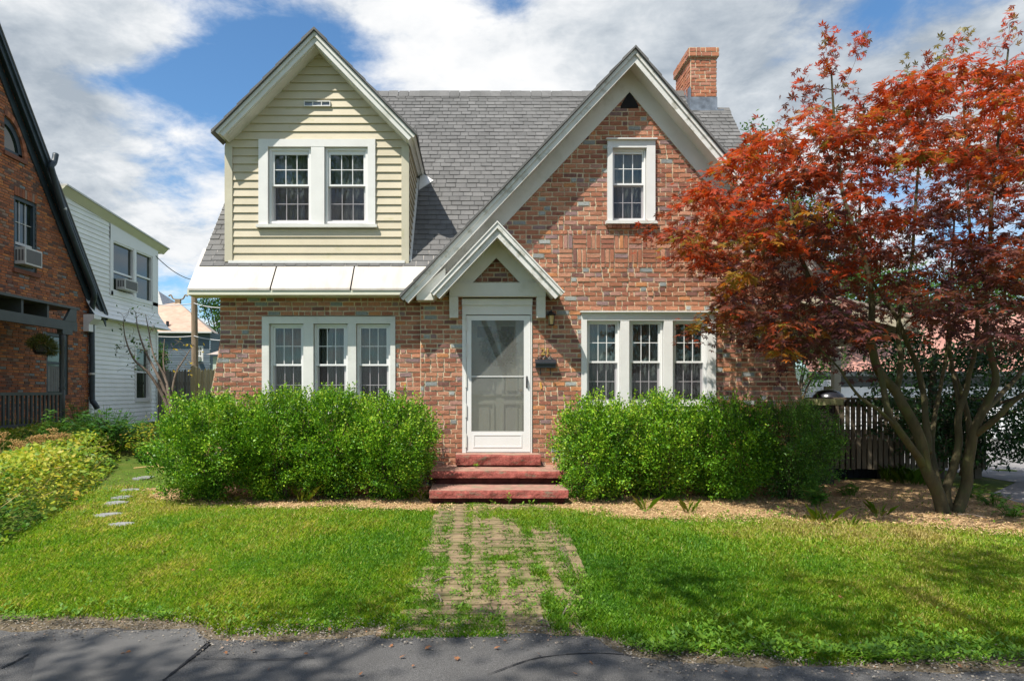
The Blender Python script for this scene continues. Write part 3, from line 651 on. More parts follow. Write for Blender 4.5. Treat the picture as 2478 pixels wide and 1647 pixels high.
# entrance hood
HX, HZ, HS = .3145, 3.916, 1.06
hd = chev((HX, HZ), -.642, 1.273, HS, HS, 0, .025, -.615, .0).build('entrance_hood', M['trim'], house)
g = chev((HX, HZ), -.642, 1.273, HS, HS, .026, .105, -.60, -.50); chev((HX, HZ), -.625, 1.256, HS, HS, .105, .225, -.565, -.52, g)
g.build('rake_board', M['oldtrim'], hd)
chev((HX, HZ), -.60, 1.23, HS, HS, .15, .17, -.53, 0).build('soffit', M['white'], hd)
g = chev((HX, HZ), -.40, 1.03, HS, HS, .171, .436, -.15, -.10)
g.box(-.383, 1.049, -.17, -.06, 2.90, 3.104)
g.build('pediment', M['trim'], hd)
MB().box(-.383, -.253, -.165, 0, 2.586, 2.898).build('bracket', M['trim'], hd); MB().box(.915, 1.045, -.165, 0, 2.586, 2.898).build('bracket', M['trim'], hd)
# door: frame, storm door, inner door
df = MB(); p0, p1 = ux(1118.6, 0), ux(1287, 0)
df.box(p0, -.138, -.03, .13, .56, 2.645).box(.836, p1, -.03, .13, .56, 2.645).box(p0, p1, -.03, .13, 2.645, uz(739, 0)).box(p0-.005, p1+.005, -.055, .1, uz(739, 0), uz(724, 0)).box(-.15, .85, -.01, .5, .53, .572)
df.build('door_frame', M['white'], house)
sd = MB(); pl_ = front(-.005)
sd.ring(pl_, (-.133, .831, .578, 2.632), (-.058, .733, .888, 2.56), -.03, .012)
sd.ring(pl_, (-.03, .705, .645, .845), (-.012, .687, .663, .827), .012, .018)
sd = sd.build('storm_door', M['vinyl'], house)
MB().box(-.058, .733, -.012, -.008, .888, 2.56).build('pane', M['dglass'], sd)
MB().box(-.058, .733, -.022, -.002, 1.708, 1.722).build('middle_rail', M['vinyl'], sd)
MB().tube([(.777, -.02, 1.56), (.777, -.05, 1.58), (.777, -.055, 1.64), (.777, -.05, 1.69), (.777, -.02, 1.71)], .009, 8).box(.765, .789, -.024, -.016, 1.545, 1.72).build('handle', M['black'], sd)
hg = MB()
for z in (.75, 1.2, 1.65, 2.1, 2.5): hg.box(-.15, -.13, -.042, -.02, z-.10, z+.10)
hg.build('hinge', M['trim'], sd)
pi = front(.13); dd = MB(); r1, r2 = rect(1155, 1189.5, 790, 816, .13), rect(1212, 1244.5, 790, 816, .13)
dd.pbox(pi, -.10, .79, .57, 2.58, -.04, 0)
for a, b in ((-.02, .29), (.41, .72)):
    for c, d in ((.78, 1.32), (1.42, 2.02)):
        dd.ring(pi, (a, b, c, d), (a+.028, b-.028, c+.028, d-.028), 0, .03); dd.pbox(pi, a+.075, b-.075, c+.075, d-.075, 0, .026)
for r_1 in (r1, r2): dd.ring(pi, (r_1[0]-.03, r_1[1]+.03, r_1[2]-.03, r_1[3]+.03), r_1, 0, .02)
dd = dd.build('front_door', M['door'], house)
for r_1 in (r1, r2): MB().pbox(pi, *r_1, .001, .006).build('pane', M['void'], dd)
MB().lathe((.70, .085, 1.50), [(0, -.03), (.025, -.02), (.032, 0), (.025, .02), (0, .03)], 12).build('knob', M['brass'], dd)
# wreath on the inner door
def wreath():
    cx, cz, Ro = ux(1207, .08), uz(842, .08), .185; n = 2600
    a = rng.uniform(0, 6.283, n); rr = Ro+rng.normal(0, .035, n); yy = .085+rng.normal(0, .022, n)
    P = np.stack([cx+rr*np.cos(a), yy, cz+rr*np.sin(a)], 1)
    A = np.stack([np.cos(a+rng.normal(.9, .8, n)), rng.normal(-.3, .4, n), np.sin(a+rng.normal(.9, .8, n))], 1)
    V = leaf_quads(P, A, rng.normal(size=(n, 3))+np.array([0, -1, 0]), rng.uniform(.03, .07, n), rng.uniform(.010, .02, n))
    o = quads_obj('door_wreath', V, rng.uniform(0, .8, n), LEAF['green'])
    tag(o, 'round green wreath hanging on the front door behind the storm door glass', 'wreath')
wreath()
# ------------------------------------------------------------------ front steps: three painted stone slabs
def slab(x0, x1, y0, y1, z0, z1, seed, rough=.026):
    r = np.random.RandomState(seed); nx = int((x1-x0)/.035); ny = max(3, int((y1-y0)/.06)); nz_ = 5
    mb = MB(); xs = np.linspace(x0, x1, nx+1); ys = np.linspace(y0, y1, ny+1); zs = np.linspace(z0, z1, nz_+1)
    def disp(x, y, z):
        q = np.array([[x*6, y*6, z*9]]); q2 = q*3.1
        fr = max(0, 1-(y-y0)/.05); e = min((z1-z), (z-z0))
        d = wob(q)[0]*rough*.7+wob(q2)[0]*rough*.6
        rnd_ = .018*max(0, 1-(z1-z)/.03) if y < y0+.02 else 0
        return (x+(.012*wob(q2)[0] if x in (x0, x1) else 0), y+fr*(d+rough*.3+rnd_), z+(wob(q)[0]*.004 if z == z1 else 0))
    idx = {}
    def grid(A, B, fn, m, flip=False):
        b = len(mb.v); na, nb_ = len(A), len(B)
        vs = [disp(*fn(a, c)) for a in A for c in B]
        fs = [(i*nb_+j, (i+1)*nb_+j, (i+1)*nb_+j+1, i*nb_+j+1) for i in range(na-1) for j in range(nb_-1)]
        mb.add(vs, fs, 0, m)
    grid(xs, zs, lambda a, c: (a, y0, c), 0); grid(xs, ys, lambda a, c: (a, c, z1), 1); grid(xs, ys, lambda a, c: (a, c, z0), 0)
    grid(ys, zs, lambda a, c: (x0, a, c), 0); grid(ys, zs, lambda a, c: (x1, a, c), 0); grid(xs, zs, lambda a, c: (a, y1, c), 0)
    return mb
steps = thing('front_steps', 'worn red painted stone steps climbing to the front door', 'steps', (.3, -.7, 0))
SM = [M['stepred'], M['steptop']]
slab(ux(1103, -.3), ux(1307, -.3), -.34, .0, .415, .565, 1, .022).build('doorstep', SM, steps)
slab(ux(1043, -.82), ux(1364, -.82), -.84, .02, .29, .385, 2, .016).build('tread', SM, steps)
slab(ux(1039.4, -1.38), ux(1375, -1.38), -1.38, -.55, .095, .195, 3, .018).build('tread', SM, steps)
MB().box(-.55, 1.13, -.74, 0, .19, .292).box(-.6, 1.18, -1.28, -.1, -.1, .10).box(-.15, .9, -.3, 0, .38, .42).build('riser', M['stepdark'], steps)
# ------------------------------------------------------------------ small things on the wall
ln = thing('wall_lantern', 'small black iron wall lantern with amber glass right of the door', 'lantern', (ux(1334, -.1), -.10, uz(787, -.1)))
lx, ly, lz = ln.location; s_ = .0061
m = MB().lathe((lx, ly, lz), [(.02, .155), (.085, .155), (.06, .18), (.02, .20), (.012, .205), (.012, .225), (.018, .23), (0, .235)], 8)
m.lathe((lx, ly, lz), [(.045, .0), (.052, .006), (.045, .012), (0, .013)], 8)
for k in range(4):
    a = R(45+90*k); m.tube([(lx+.044*math.cos(a), ly+.044*math.sin(a), lz+.005), (lx+.062*math.cos(a), ly+.062*math.sin(a), lz+.155)], .006, 5)
m.tube([(lx, ly, lz+.21), (lx, ly+.05, lz+.22), (lx, ly+.1, lz+.17)], .009, 6); m.box(lx-.03, lx+.03, ly+.085, ly+.10, lz+.08, lz+.22)
m.build('lantern_frame', M['black'], ln)
MB().lathe((lx, ly, lz), [(.038, .015), (.052, .145)], 8).build('lantern_glass', M['amber'], ln)
def digit(ch_, x, z, h, parent, name):
    cu = bpy.data.curves.new(name, 'FONT'); cu.body = ch_; cu.size = h/.72; cu.extrude = .006; cu.offset = .0035
    t = bpy.data.objects.new('tmp', cu); C.objects.link(t); bpy.context.view_layer.update()
    me = bpy.data.meshes.new_from_object(t.evaluated_get(bpy.context.evaluated_depsgraph_get())); bpy.data.objects.remove(t)
    o = bpy.data.objects.new(name, me); C.objects.link(o); o.parent = parent; me.materials.clear(); me.materials.append(M['brass'])
    o.location = Vector((x, -.028, z))-wloc(parent); o.rotation_euler = (R(90), 0, 0); return o
nbm = thing('house_number', 'brass house number 21 above the black mailbox', 'house number', (ux(1317, 0), -.02, uz(858, 0)))
digit('2', ux(1308, 0), uz(858, 0), .102, nbm, 'digit'); digit('1', ux(1319, 0), uz(858, 0), .102, nbm, 'digit')
mbx = thing('mailbox', 'black metal mailbox with scrolled top and two newspaper hooks on brick wall', 'mailbox', (ux(1320, -.1), -.06, uz(889, -.05)))
a, b = ux(1296.5, -.1), ux(1345, -.1); zt, zb = uz(871, -.1), uz(889.5, -.1)
m = MB().prism([(a, -.014, zb), (a, -.10, zb), (a, -.11, zb+.075), (a, -.014, zt+.01)], (b-a, 0, 0)); m.build('box', M['mailblack'], mbx)
MB().prism([(a-.006, -.012, zt+.022), (a-.006, -.122, zb+.082), (a-.006, -.122, zb+.06), (a-.006, -.118, zb+.06), (a-.006, -.012, zt+.004)], (b-a+.012, 0, 0)).build('lid', M['mailblack'], mbx)
m = MB(); cx_ = (a+b)/2
for sg in (-1, 1): m.tube(spline([(cx_, -.03, zt+.06), (cx_+sg*.04, -.03, zt+.03), (cx_+sg*.075, -.03, zt+.05), (cx_+sg*.10, -.03, zt+.025), (cx_+sg*.12, -.03, zt+.04)], 5), .008, 6)
m.build('scroll', M['black'], mbx)
for sg in (-1, 1):
    X = cx_+sg*.075; MB().tube(spline([(X, -.03, zb), (X, -.035, zb-.06), (X, -.06, zb-.10), (X, -.10, zb-.085), (X, -.105, zb-.05)], 5), .006, 6).build('hook', M['black'], mbx)
tag(MB().prism([(ux(1306, 0), -.03, uz(925, 0)), (ux(1309, 0), -.03, uz(924, 0)), (ux(1311.5, 0), -.03, uz(940, 0)), (ux(1308, 0), -.03, uz(940, 0))], (0, .026, 0)).build('wall_peg', mat('peg_paint', (.62, .34, .06), .6)), 'small orange peg in the brick wall below the mailbox', 'peg')
# ------------------------------------------------------------------ ground
def interp(x, t): return np.interp(x, [a for a, b in t], [b for a, b in t])
ROAD = [(-60, -6.1), (-2.9, -6.10), (-1.76, -6.03), (-1.6, -6.24), (-.9, -6.2), (-.3, -6.14), (.7, -6.17), (.81, -6.42), (1.0, -6.57), (1.9, -6.64), (2.9, -6.74), (60, -6.9)]
MUL = [(-20, 3), (-5.2, .5), (-4.3, -.95), (-3.5, -1.35), (-1, -1.55), (-.6, -1.55), (1.2, -1.62), (1.5, -2.0), (3, -2.3), (4.5, -2.5), (5.2, -2.9), (6.5, -3.4), (9, -4.2), (12, -4.6)]
def sstep(a, b, x): t = np.clip((x-a)/(b-a), 0, 1); return t*t*(3-2*t)
def gz(x, y):
    x = np.asarray(x, float); y = np.asarray(y, float)
    return .45*sstep(-5.5, -9.5, x)*sstep(0, 5, y)+.012*np.sin(x*1.7+.4)*np.sin(y*1.9)
gx = np.concatenate([[-900, -300, -90, -40], np.arange(-24, 24.1, .5), [40, 90, 300, 900]]); gy = np.concatenate([[-300, -90, -30], np.arange(-14, 26.1, .5), [40, 90, 300, 900]])
XX, YY = np.meshgrid(gx, gy, indexing='ij'); ZZ = gz(XX, YY)
ZZ = np.where((np.abs(XX) > 24) | (YY > 26) | (YY < -14), .0, ZZ)
ni, nj = XX.shape; V = np.stack([XX.ravel(), YY.ravel(), ZZ.ravel()], 1)
I, J = np.meshgrid(np.arange(ni-1), np.arange(nj-1), indexing='ij'); b = (I*nj+J).ravel()
def ground_mat():
    m, nt, N, L, B = nmat('lawn_soil')
    n1 = noise_node(N, L, 1.1, 6, .65); n2 = noise_node(N, L, 55., 4, .7)
    r1 = ramp(N, [(.35, (.065, .115, .016)), (.55, (.10, .135, .022)), (.72, (.17, .145, .06))]); L.new(n1.outputs['Fac'], r1.inputs[0])
    r2 = ramp(N, [(.3, .45), (.7, 1.35)]); L.new(n2.outputs['Fac'], r2.inputs[0])
    L.new(mul(N, L, r1.outputs[0], r2.outputs[0]), B.inputs['Base Color']); B.inputs['Roughness'].default_value = .95; B.inputs['Specular IOR Level'].default_value = .1
    return m
o = quads_obj('ground', V, np.zeros(len(b)), ground_mat(), loc=(0, 0, 0), shared=np.stack([b, b+nj, b+nj+1, b+1], 1)); tag(o, 'lawn and soil around the houses', None, None, 'structure')
def sheet(name, xs, lo, hi, z, mt, label, n=1, jit=0., seed=0):
    """ground sheet between two border functions of x"""
    xs = np.asarray(xs); r = np.random.RandomState(seed); a = lo(xs)+r.normal(0, jit, len(xs)); c = hi(xs)+r.normal(0, jit, len(xs)); k = n+1
    T = np.linspace(0, 1, k); Yg = a[:, None]+(c-a)[:, None]*T; Xg = np.repeat(xs[:, None], k, 1)
    Zg = gz(Xg, Yg)+z; V = np.stack([Xg.ravel(), Yg.ravel(), Zg.ravel()], 1)
    I, J = np.meshgrid(np.arange(len(xs)-1), np.arange(n), indexing='ij'); b = (I*k+J).ravel()
    o = quads_obj(name, V, np.zeros(len(b)), mt, loc=(0, 0, 0), shared=np.stack([b, b+k, b+k+1, b+1], 1)); return tag(o, label, None, None, 'structure')
xs = np.concatenate([[-60, -20, -10], np.arange(-5, 5, .04), [10, 20, 60]])
def jag(x): return np.sin(x*7.3)*.022+np.sin(x*19+1)*.012+np.sin(x*47)*.008
sheet('dirt_edge', xs, lambda x: -7.2+x*0, lambda x: interp(x, ROAD)+.24+.10*np.sin(x*2.1+1)+jag(x*.7), .010, M['dirt'], 'sandy dirt along the road edge', 24)
sheet('road', xs, lambda x: -13.+x*0, lambda x: interp(x, ROAD)+jag(x), .016, M['asphalt'], 'dark asphalt road', 40)
px = [on_ground(*p) for p in ((170, 1548), (330, 1532), (470, 1527), (500, 1562), (455, 1605), (400, 1650), (330, 1720), (60, 1700), (90, 1600))]
o = MB().add([(x, y, .022) for x, y in px], [tuple(range(len(px)))]).build('asphalt_patch', M['patch'], loc=(0, 0, 0)); tag(o, 'smooth asphalt patch', None, None, 'structure')
ck = MB()                                          # open crack beside the patch
for path in ([(508, 1562), (487, 1580), (455, 1606), (428, 1628), (395, 1655)], [(500, 1560), (512, 1566)], [(0, 1625), (30, 1612), (70, 1590)], [(455, 1606), (520, 1600), (640, 1604), (760, 1598)], [(1180, 1640), (1300, 1600), (1440, 1588), (1560, 1597)]):
    q = spline([(*on_ground(*p), .0225) for p in path], 8); r_ = random.Random(len(path)*7+path[0][0])
    for i in range(len(q)-1):
        wd = r_.uniform(.004, .011) if path[0][0] != 1180 and path[0][0] != 455 else r_.uniform(.002, .005)
        a, c = Vector(q[i]), Vector(q[i+1]); s = (c-a).cross(Vector((0, 0, 1))).normalized()*wd
        ck.add([tuple(a-s), tuple(c-s), tuple(c+s), tuple(a+s)], [(0, 1, 2, 3)])
tag(ck.build('road_crack', M['void'], loc=(0, 0, .022)), 'cracks in the asphalt', None, None, 'structure')
xs = np.arange(-5.2, 14, .05)
sheet('mulch_ground', xs, lambda x: interp(x, MUL)-.15+.12*np.sin(x*2.7)+.07*np.sin(x*6.1+1)+.6*jag(x*3), lambda x: np.where(x < 4.8, .16, np.where(x < 7.4, 1.2, -.9+0*x)), .012, M['mulch'], 'tan wood chip mulch under the shrubs', 30)
# wood chips
def clump_noise(x, y, s): return wob(np.stack([x, y, x*0+.37], 1), s)
n = 42000; X = rng.uniform(-5, 9.5, n); y0_ = interp(X, MUL); Yc = y0_-.35+rng.beta(1.3, 2.2, n)*(2.6+.2)
kp = (Yc < np.where(X < 4.8, .05, 1.0)) & ~((X > -.6) & (X < 1.2) & (Yc > -1.4)) & ~((X < -4.3) & (Yc < -.9+.0*X)); X, Yc = X[kp], Yc[kp]; n = len(X)
P = np.stack([X, Yc, gz(X, Yc)+.016+rng.uniform(0, .014, n)], 1); a = rng.uniform(0, 6.28, n)
Vc = leaf_quads(P, np.stack([np.cos(a), np.sin(a), rng.normal(0, .25, n)], 1), np.stack([rng.normal(0, .35, n), rng.normal(0, .35, n), np.ones(n)], 1), rng.uniform(.012, .055, n), rng.uniform(.006, .017, n))
tag(quads_obj('mulch_chips', Vc, rng.beta(2, 1.6, n), M['chip'], loc=(0, 0, 0)), 'loose wood chips on the mulch', None, None, 'stuff')
# grit along the road edge
n = 9000; X = rng.uniform(-4, 4, n); Yg_ = interp(X, ROAD)+rng.normal(.08, .13, n); P = np.stack([X, Yg_, .020+rng.uniform(0, .012, n)], 1); a = rng.uniform(0, 6.28, n)
tag(quads_obj('road_grit', leaf_quads(P, np.stack([np.cos(a), np.sin(a), rng.normal(0, .3, n)], 1), np.stack([rng.normal(0, .4, n), rng.normal(0, .4, n), np.ones(n)], 1), rng.uniform(.006, .022, n), rng.uniform(.005, .016, n)), rng.uniform(0, 1, n), mat('grit', 0, .9, .1, tint=[(0, (.07, .06, .05)), (.6, (.19, .16, .12)), (.9, (.30, .27, .23)), (1, (.30, .14, .06))]), loc=(0, 0, 0)), 'loose grit and leaf crumbs along the road edge', None, None, 'stuff')
# paved walk
pv = MB(); rp = random.Random(5); y = -6.1; k = 0
while y < -1.5:
    x = -.66-(.05 if k % 2 else 0)
    while x < 1.08:
        wd = .205; a = rp.uniform(-.05, .05); z = .024+rp.uniform(-.007, .006); cx, cy = x+wd/2+rp.uniform(-.004, .004), y+.05+rp.uniform(-.004, .004)
        pts = [(-.094, -.022), (-.064, -.044), (.064, -.044), (.094, -.022), (.094, .022), (.064, .044), (-.064, .044), (-.094, .022)]
        tp = (-1.5-y)/4.6
        if not (-.44-.12*tp < cx-.09 and cx+.09 < 1.02-.20*tp): x += wd; continue
        ring = [(cx+u*math.cos(a)-v*math.sin(a), cy+u*math.sin(a)+v*math.cos(a)) for u, v in pts]; t = rp.random()
        top = [(u, v, z+rp.uniform(-.002, .002)) for u, v in ring]; bot = [(cx+(u-cx)*1.03, cy+(v-cy)*1.03, z-.02) for u, v in ring]
        pv.add(top+bot, [tuple(range(8))]+[(i, 8+i, 8+(i+1) % 8, (i+1) % 8) for i in range(8)], t); x += wd
    y += .102; k += 1
for sg, x0_, sl_ in ((0, -.44, -.013), (1, 1.03, .052)):
    y = -5.2
    while y < -1.6:
        x = x0_+sl_*(y+1.5)*(1 if sg else -1)
        pv.box(x-.045, x+.045, y, y+.19, -.02, .018+rp.uniform(-.008, .006), rp.random()); y += .205
for x in (-.60, -.38, -.12, .14, .42, .62):
    pv.box(x+rp.uniform(-.02, .02), x+.20, -6.15+rp.uniform(-.02, .02), -6.06, -.02, .02, rp.random())
tag(pv.build('walkway', M['paver'], loc=(0, 0, 0)), 'weedy tan paver walk to the steps', None, None, 'structure')
o = MB().add([(-.52, -6.1, .013), (.80, -6.1, .013), (1.05, -1.45, .013), (-.45, -1.45, .013)], [(0, 1, 2, 3)]).build('walkway_bed', M['dirt'], loc=(0, 0, 0)); tag(o, 'sand between the pavers', None, None, 'structure')
# ------------------------------------------------------------------ grass blades
STONES = [(294, 1272, .36, .20, .1, 'pale grey stepping stone, first from the lawn, beside the perennial bed'), (263, 1247, .40, .20, .25, 'dark grey long stepping stone, second from the lawn'),
          (278.5, 1220, .30, .22, -.1, 'light stepping stone, third from the lawn, nearly touching the fourth'), (296, 1207, .27, .20, .05, 'light stepping stone, fourth from the lawn'),
          (313, 1188, .28, .22, 0, 'grass-covered stepping stone, fifth from the lawn'), (347, 1157, .30, .34, 0, 'last stepping stone from the lawn, next to the shrub')]
stc = [on_ground(p[0], p[1]) for p in STONES]
BED = [(-4.05, -4.7), (-4.35, -4.1), (-4.85, -2.7), (-5.35, -1.2), (-6.0, .6), (-7.3, 3.8)]    # front edge of the perennial bed (x at y)
def bed_edge(y): return np.interp(y, [b for a, b in BED], [a for a, b in BED])
def lawn_density(x, y):
    d = np.ones_like(x); nzv = clump_noise(x, y, 1.3); nz2 = clump_noise(x, y, 4.5); nz3 = clump_noise(x, y, 11.)
    rd = interp(x, ROAD)+.16+.10*np.sin(x*2.1+1)+.10*nz2; d *= sstep(-.05, .18, y-rd+.05*nz3)
    mu = interp(x, MUL); edge = mu-.10+.26*nz2+.14*nzv; d *= 1-sstep(-.45, .22, y-edge+.16*nz3)*.985
    pat = (x > 3.6) & (y > -4.6); d = np.where(pat, d*(1-.75*sstep(.0, .9, nz2+.35*nzv)*sstep(-4.7, -3.2, y+.0*x-(.12*(x-4)))), d)
    tp = (-1.5-y)/4.6; xl, xr = -.44-.12*tp, 1.03-.20*tp
    inp = (x > xl) & (x < xr) & (y > -6.2)
    col = np.abs(((x+.5)/.205+.5) % 1-.5)*2    # 0 on the joints, 1 mid paver
    wk = sstep(.9, .1, col)*sstep(-.8, .05, nz2+.7*nz3)*1.0+.75*sstep(-.05, .5, nz2+.5*nz3)
    near = sstep(-3.9, -5.3, y); wk = np.maximum(wk, near*sstep(-.15, .45, nz2+.5*nz3)*.9)
    edgew = sstep(.16, .0, np.minimum(x-xl, xr-x)+.07*nz2+.05*nz3); wk = np.maximum(wk, edgew*.6)
    d = np.where(inp, wk, d)
    for (sx, sy), s in zip(stc, STONES): d = np.where(((x-sx)/(s[2]/2*1.0))**2+((y-sy)/(s[3]*.5+.12))**2 < .55, 0, d)
    d = np.where(x < bed_edge(y)-.1, 0, d)
    d *= np.where((y > -.2), 0, 1)+np.where((x < -4.2) & (y > -.2) & (y < 5), 1, 0)
    d = np.where((x < -4.4) & (y > -2.6), d*(.45+.55*sstep(-.3, .4, nz2)), d)
    d = np.where((x > 6.9) & (y > -1.2), 0, d)
    return d
def grass(n, ylo, yhi, hm, wm):
    y = ylo+(yhi-ylo)*rng.uniform(0, 1, n); d = y+D; hw = 1330/F*d+.3
    x = rng.uniform(0, 1, n)*((1330+1150+60)/F*d+3.2)-(1150+30)/F*d-1.6
    kp = rng.uniform(0, 1, n) < lawn_density(x, y); x, y = x[kp], y[kp]; n = len(x)
    z = gz(x, y); nzv = clump_noise(x, y, 1.0); nz2 = clump_noise(x, y, 3.7); nz4 = clump_noise(x, y, 9.)
    h = hm*(1+.25*nz2+.25*nz4)*rng.uniform(.55, 1.3, n); h = np.where((x > -.5) & (x < 1.1), h*1.0, h); mu = interp(x, MUL)
    h = np.maximum(h, .015); w_ = wm*rng.uniform(.7, 1.4, n); a = rng.uniform(0, 6.283, n); lean = rng.uniform(.15, .95, n)*h
    dx, dy = np.cos(a), np.sin(a); sx, sy = -dy, dx
    V = np.empty((n, 5, 3)); B0 = np.stack([x, y, z+.002], 1); S = np.stack([sx*w_, sy*w_, 0*x], 1)
    mid = np.stack([x+dx*lean*.35, y+dy*lean*.35, z+h*.6], 1); tip = np.stack([x+dx*lean, y+dy*lean, z+h], 1)
    V[:, 0] = B0-S; V[:, 1] = B0+S; V[:, 2] = mid+S*.75; V[:, 3] = tip; V[:, 4] = mid-S*.75
    dry = sstep(-2.5, -1.2, y-mu+mu*0+.0)*0+np.exp(-((y-(mu-.5))/.7)**2)*.25
    t = np.clip(.39+.28*nzv+.22*nz2+.16*nz4+dry+rng.normal(0, .18, n)+np.where(rng.uniform(0, 1, n) < .05, .4, 0), 0, 1)
    t = np.where((x > -.5) & (x < 1.0), t*.75, t)
    return V, t
g1 = grass(560000, -6.75, -4.2, .036, .0026); g2 = grass(450000, -4.6, -.2, .040, .0036); g3 = grass(60000, -.3, 5, .05, .006)
Vg = np.concatenate([g1[0], g2[0], g3[0]]); tg = np.concatenate([g1[1], g2[1], g3[1]])
tag(quads_obj('grass', Vg, tg, LEAF['grass'], loc=(0, 0, 0), k=5), 'short green and straw coloured lawn grass', None, None, 'stuff')
# low broad-leaved weeds along the road and in the walk
def weeds(n, fx, fy, L0, L1, seed):
    r = np.random.RandomState(seed); x = fx(r, n); y = fy(r, x); out = []; tt = []
    for k in range(6):
        a = r.uniform(0, 6.28, n); e = r.uniform(.15, .9, n); A = np.stack([np.cos(a), np.sin(a), e], 1); rr = r.uniform(0, .035, n)
        P = np.stack([x+np.cos(a)*rr, y+np.sin(a)*rr, gz(x, y)+.015+r.uniform(0, .05, n)], 1); l = r.uniform(L0, L1, n)
        out.append(leaf_quads(P, A, np.stack([-np.cos(a)*e, -np.sin(a)*e, np.ones(n)], 1), l, l*r.uniform(.35, .6, n), .08)); tt.append(r.uniform(0, 1, n))
    return np.concatenate(out), np.concatenate(tt)
wlist = [weeds(760, lambda r, n: .9+r.beta(1.3, 1.2, n)*2.6, lambda r, x: interp(x, ROAD)+.10+r.beta(1.1, 2.4, len(x))*.85*(.6+.4*np.sin(x*5.1)), .018, .045, 1),
         weeds(170, lambda r, n: r.uniform(-3.2, -.5, n), lambda r, x: interp(x, ROAD)+.16+r.beta(1.2, 2, len(x))*.6*(.55+.45*np.sin(x*7)), .015, .04, 2),
         weeds(260, lambda r, n: r.uniform(-.5, .9, n), lambda r, x: r.uniform(-6.1, -4.6, len(x)), .015, .035, 3),
         weeds(500, lambda r, n: r.uniform(-4, 4.5, n), lambda r, x: r.uniform(-6., -2.2, len(x)), .015, .035, 4),
         weeds(700, lambda r, n: r.uniform(-6.3, -4.6, n), lambda r, x: r.uniform(-3., 2., len(x)), .015, .04, 5),
         weeds(60, lambda r, n: r.uniform(-4, 6.5, n), lambda r, x: interp(x, MUL)+r.uniform(.0, .6, len(x)), .03, .06, 6)]
tag(quads_obj('weeds', np.concatenate([q[0] for q in wlist]), np.concatenate([q[1] for q in wlist]), LEAF['weed'], loc=(0, 0, 0)), 'low broad-leaved weeds in the lawn edge and walk', None, None, 'stuff')
# tall grass tufts in the mulch and seedlings at the bottom step
def tuft(name, x, y, h, n, sp, mt, label, cat, group=None, seed=0, tint=(.1, .7)):
    r = np.random.RandomState(seed); a = r.uniform(0, 6.28, n); rr = sp*r.uniform(0, 1, n)**.5; a0 = a; a = a+r.normal(0, 1.3, n); hh = h*r.uniform(.3, 1.1, n); ln = hh*r.uniform(.1, 1.1, n); w_ = .0013
    bx, by = x+np.cos(a0)*rr, y+np.sin(a0)*rr; z = gz(bx, by); S = np.stack([-np.sin(a)*w_, np.cos(a)*w_, 0*a], 1); V = np.empty((n, 5, 3)); B0 = np.stack([bx, by, z], 1)
    mid = B0+np.stack([np.cos(a)*ln*.35, np.sin(a)*ln*.35, hh*.65], 1); tip = B0+np.stack([np.cos(a)*ln, np.sin(a)*ln, hh], 1)
    V[:, 0] = B0-S; V[:, 1] = B0+S; V[:, 2] = mid+S*.7; V[:, 3] = tip; V[:, 4] = mid-S*.7
    o = quads_obj(name, V, r.uniform(*tint, n), mt, loc=(x, y, 0), k=5); return tag(o, label, cat, group)
for i, (qx, qy, h, sp, lab) in enumerate(((735, 1215, .26, .06, 'grass tuft in the mulch before the left shrub row, below its middle'), (1560, 1235, .22, .06, 'thin grass tuft in the mulch below the right window'), (1670, 1240, .20, .07, 'grass tuft in the mulch before the right shrub row, second from the steps'),
                                    (1990, 1265, .22, .10, 'wide grass tuft in the mulch, before the dark end shrub'), (2128, 1250, .20, .06, 'grass tuft in the mulch left of the maple trunk'), (1015, 1212, .20, .14, 'grass tuft just left of the bottom step'), (560, 1215, .12, .10, 'low grass tuft in the mulch at the left shrub row end'), (2040, 1275, .14, .14, 'low grass tuft in the mulch between end shrub and maple'))):
    x, y = on_ground(qx, qy); tuft('grass_tuft', x, y, h*.95, 26, sp*1.1, LEAF['grass'], lab, 'grass tuft', 'grass tufts in the mulch', 50+i, (.3, .9))
def seedling(x, y, h, n, L0, label, seed, group='seedlings at the bottom step', z=None):
    r = random.Random(seed); t = thing('seedling', label, 'weed', (x, y, 0 if z is None else z), group); z = 0 if z is None else z
    MB().tube([(x, y, z), (x+r.uniform(-.02, .02), y, z+h)], [.004, .002], 5).build('stem', LEAF['weed'], t)
    k = np.arange(n); a = k*2.4+r.random(); zz = z+h*(.35+.65*k/max(n-1, 1)); P = np.stack([x+0*a, y+0*a, zz], 1); A = np.stack([np.cos(a), np.sin(a), .5+0*a], 1)
    l = L0*(1-.4*k/n); quads_obj('leaves', leaf_quads(P, A, np.stack([-np.cos(a)*.5, -np.sin(a)*.5, np.ones(n)], 1), l, l*.5, .08), np.linspace(.3, .9, n), LEAF['weed'], t)
for i, (qx, qy, h, n, l, lab) in enumerate(((1175, 1216, .10, 5, .06, 'round-leaved seedling at the bottom step, leftmost of the row'), (1189, 1217, .14, 9, .04, 'tall spiky seedling at the bottom step beside the leftmost one'), (1231, 1221, .16, 9, .07, 'bushy weed sprouting at the middle of the bottom step'),
                                       (1298, 1217, .13, 5, .08, 'broad-leaved seedling at the bottom step, second from its right end'), (1340, 1216, .11, 4, .07, 'upright seedling by the right end of the bottom step'))):
    x, y = on_ground(qx, qy+3); seedling(x, y, h, n, l, lab, i)
seedling(ux(1152, -.45), -.45, .05, 10, .07, 'small weed growing on the upper tread below the doorstep', 9, None, .385)
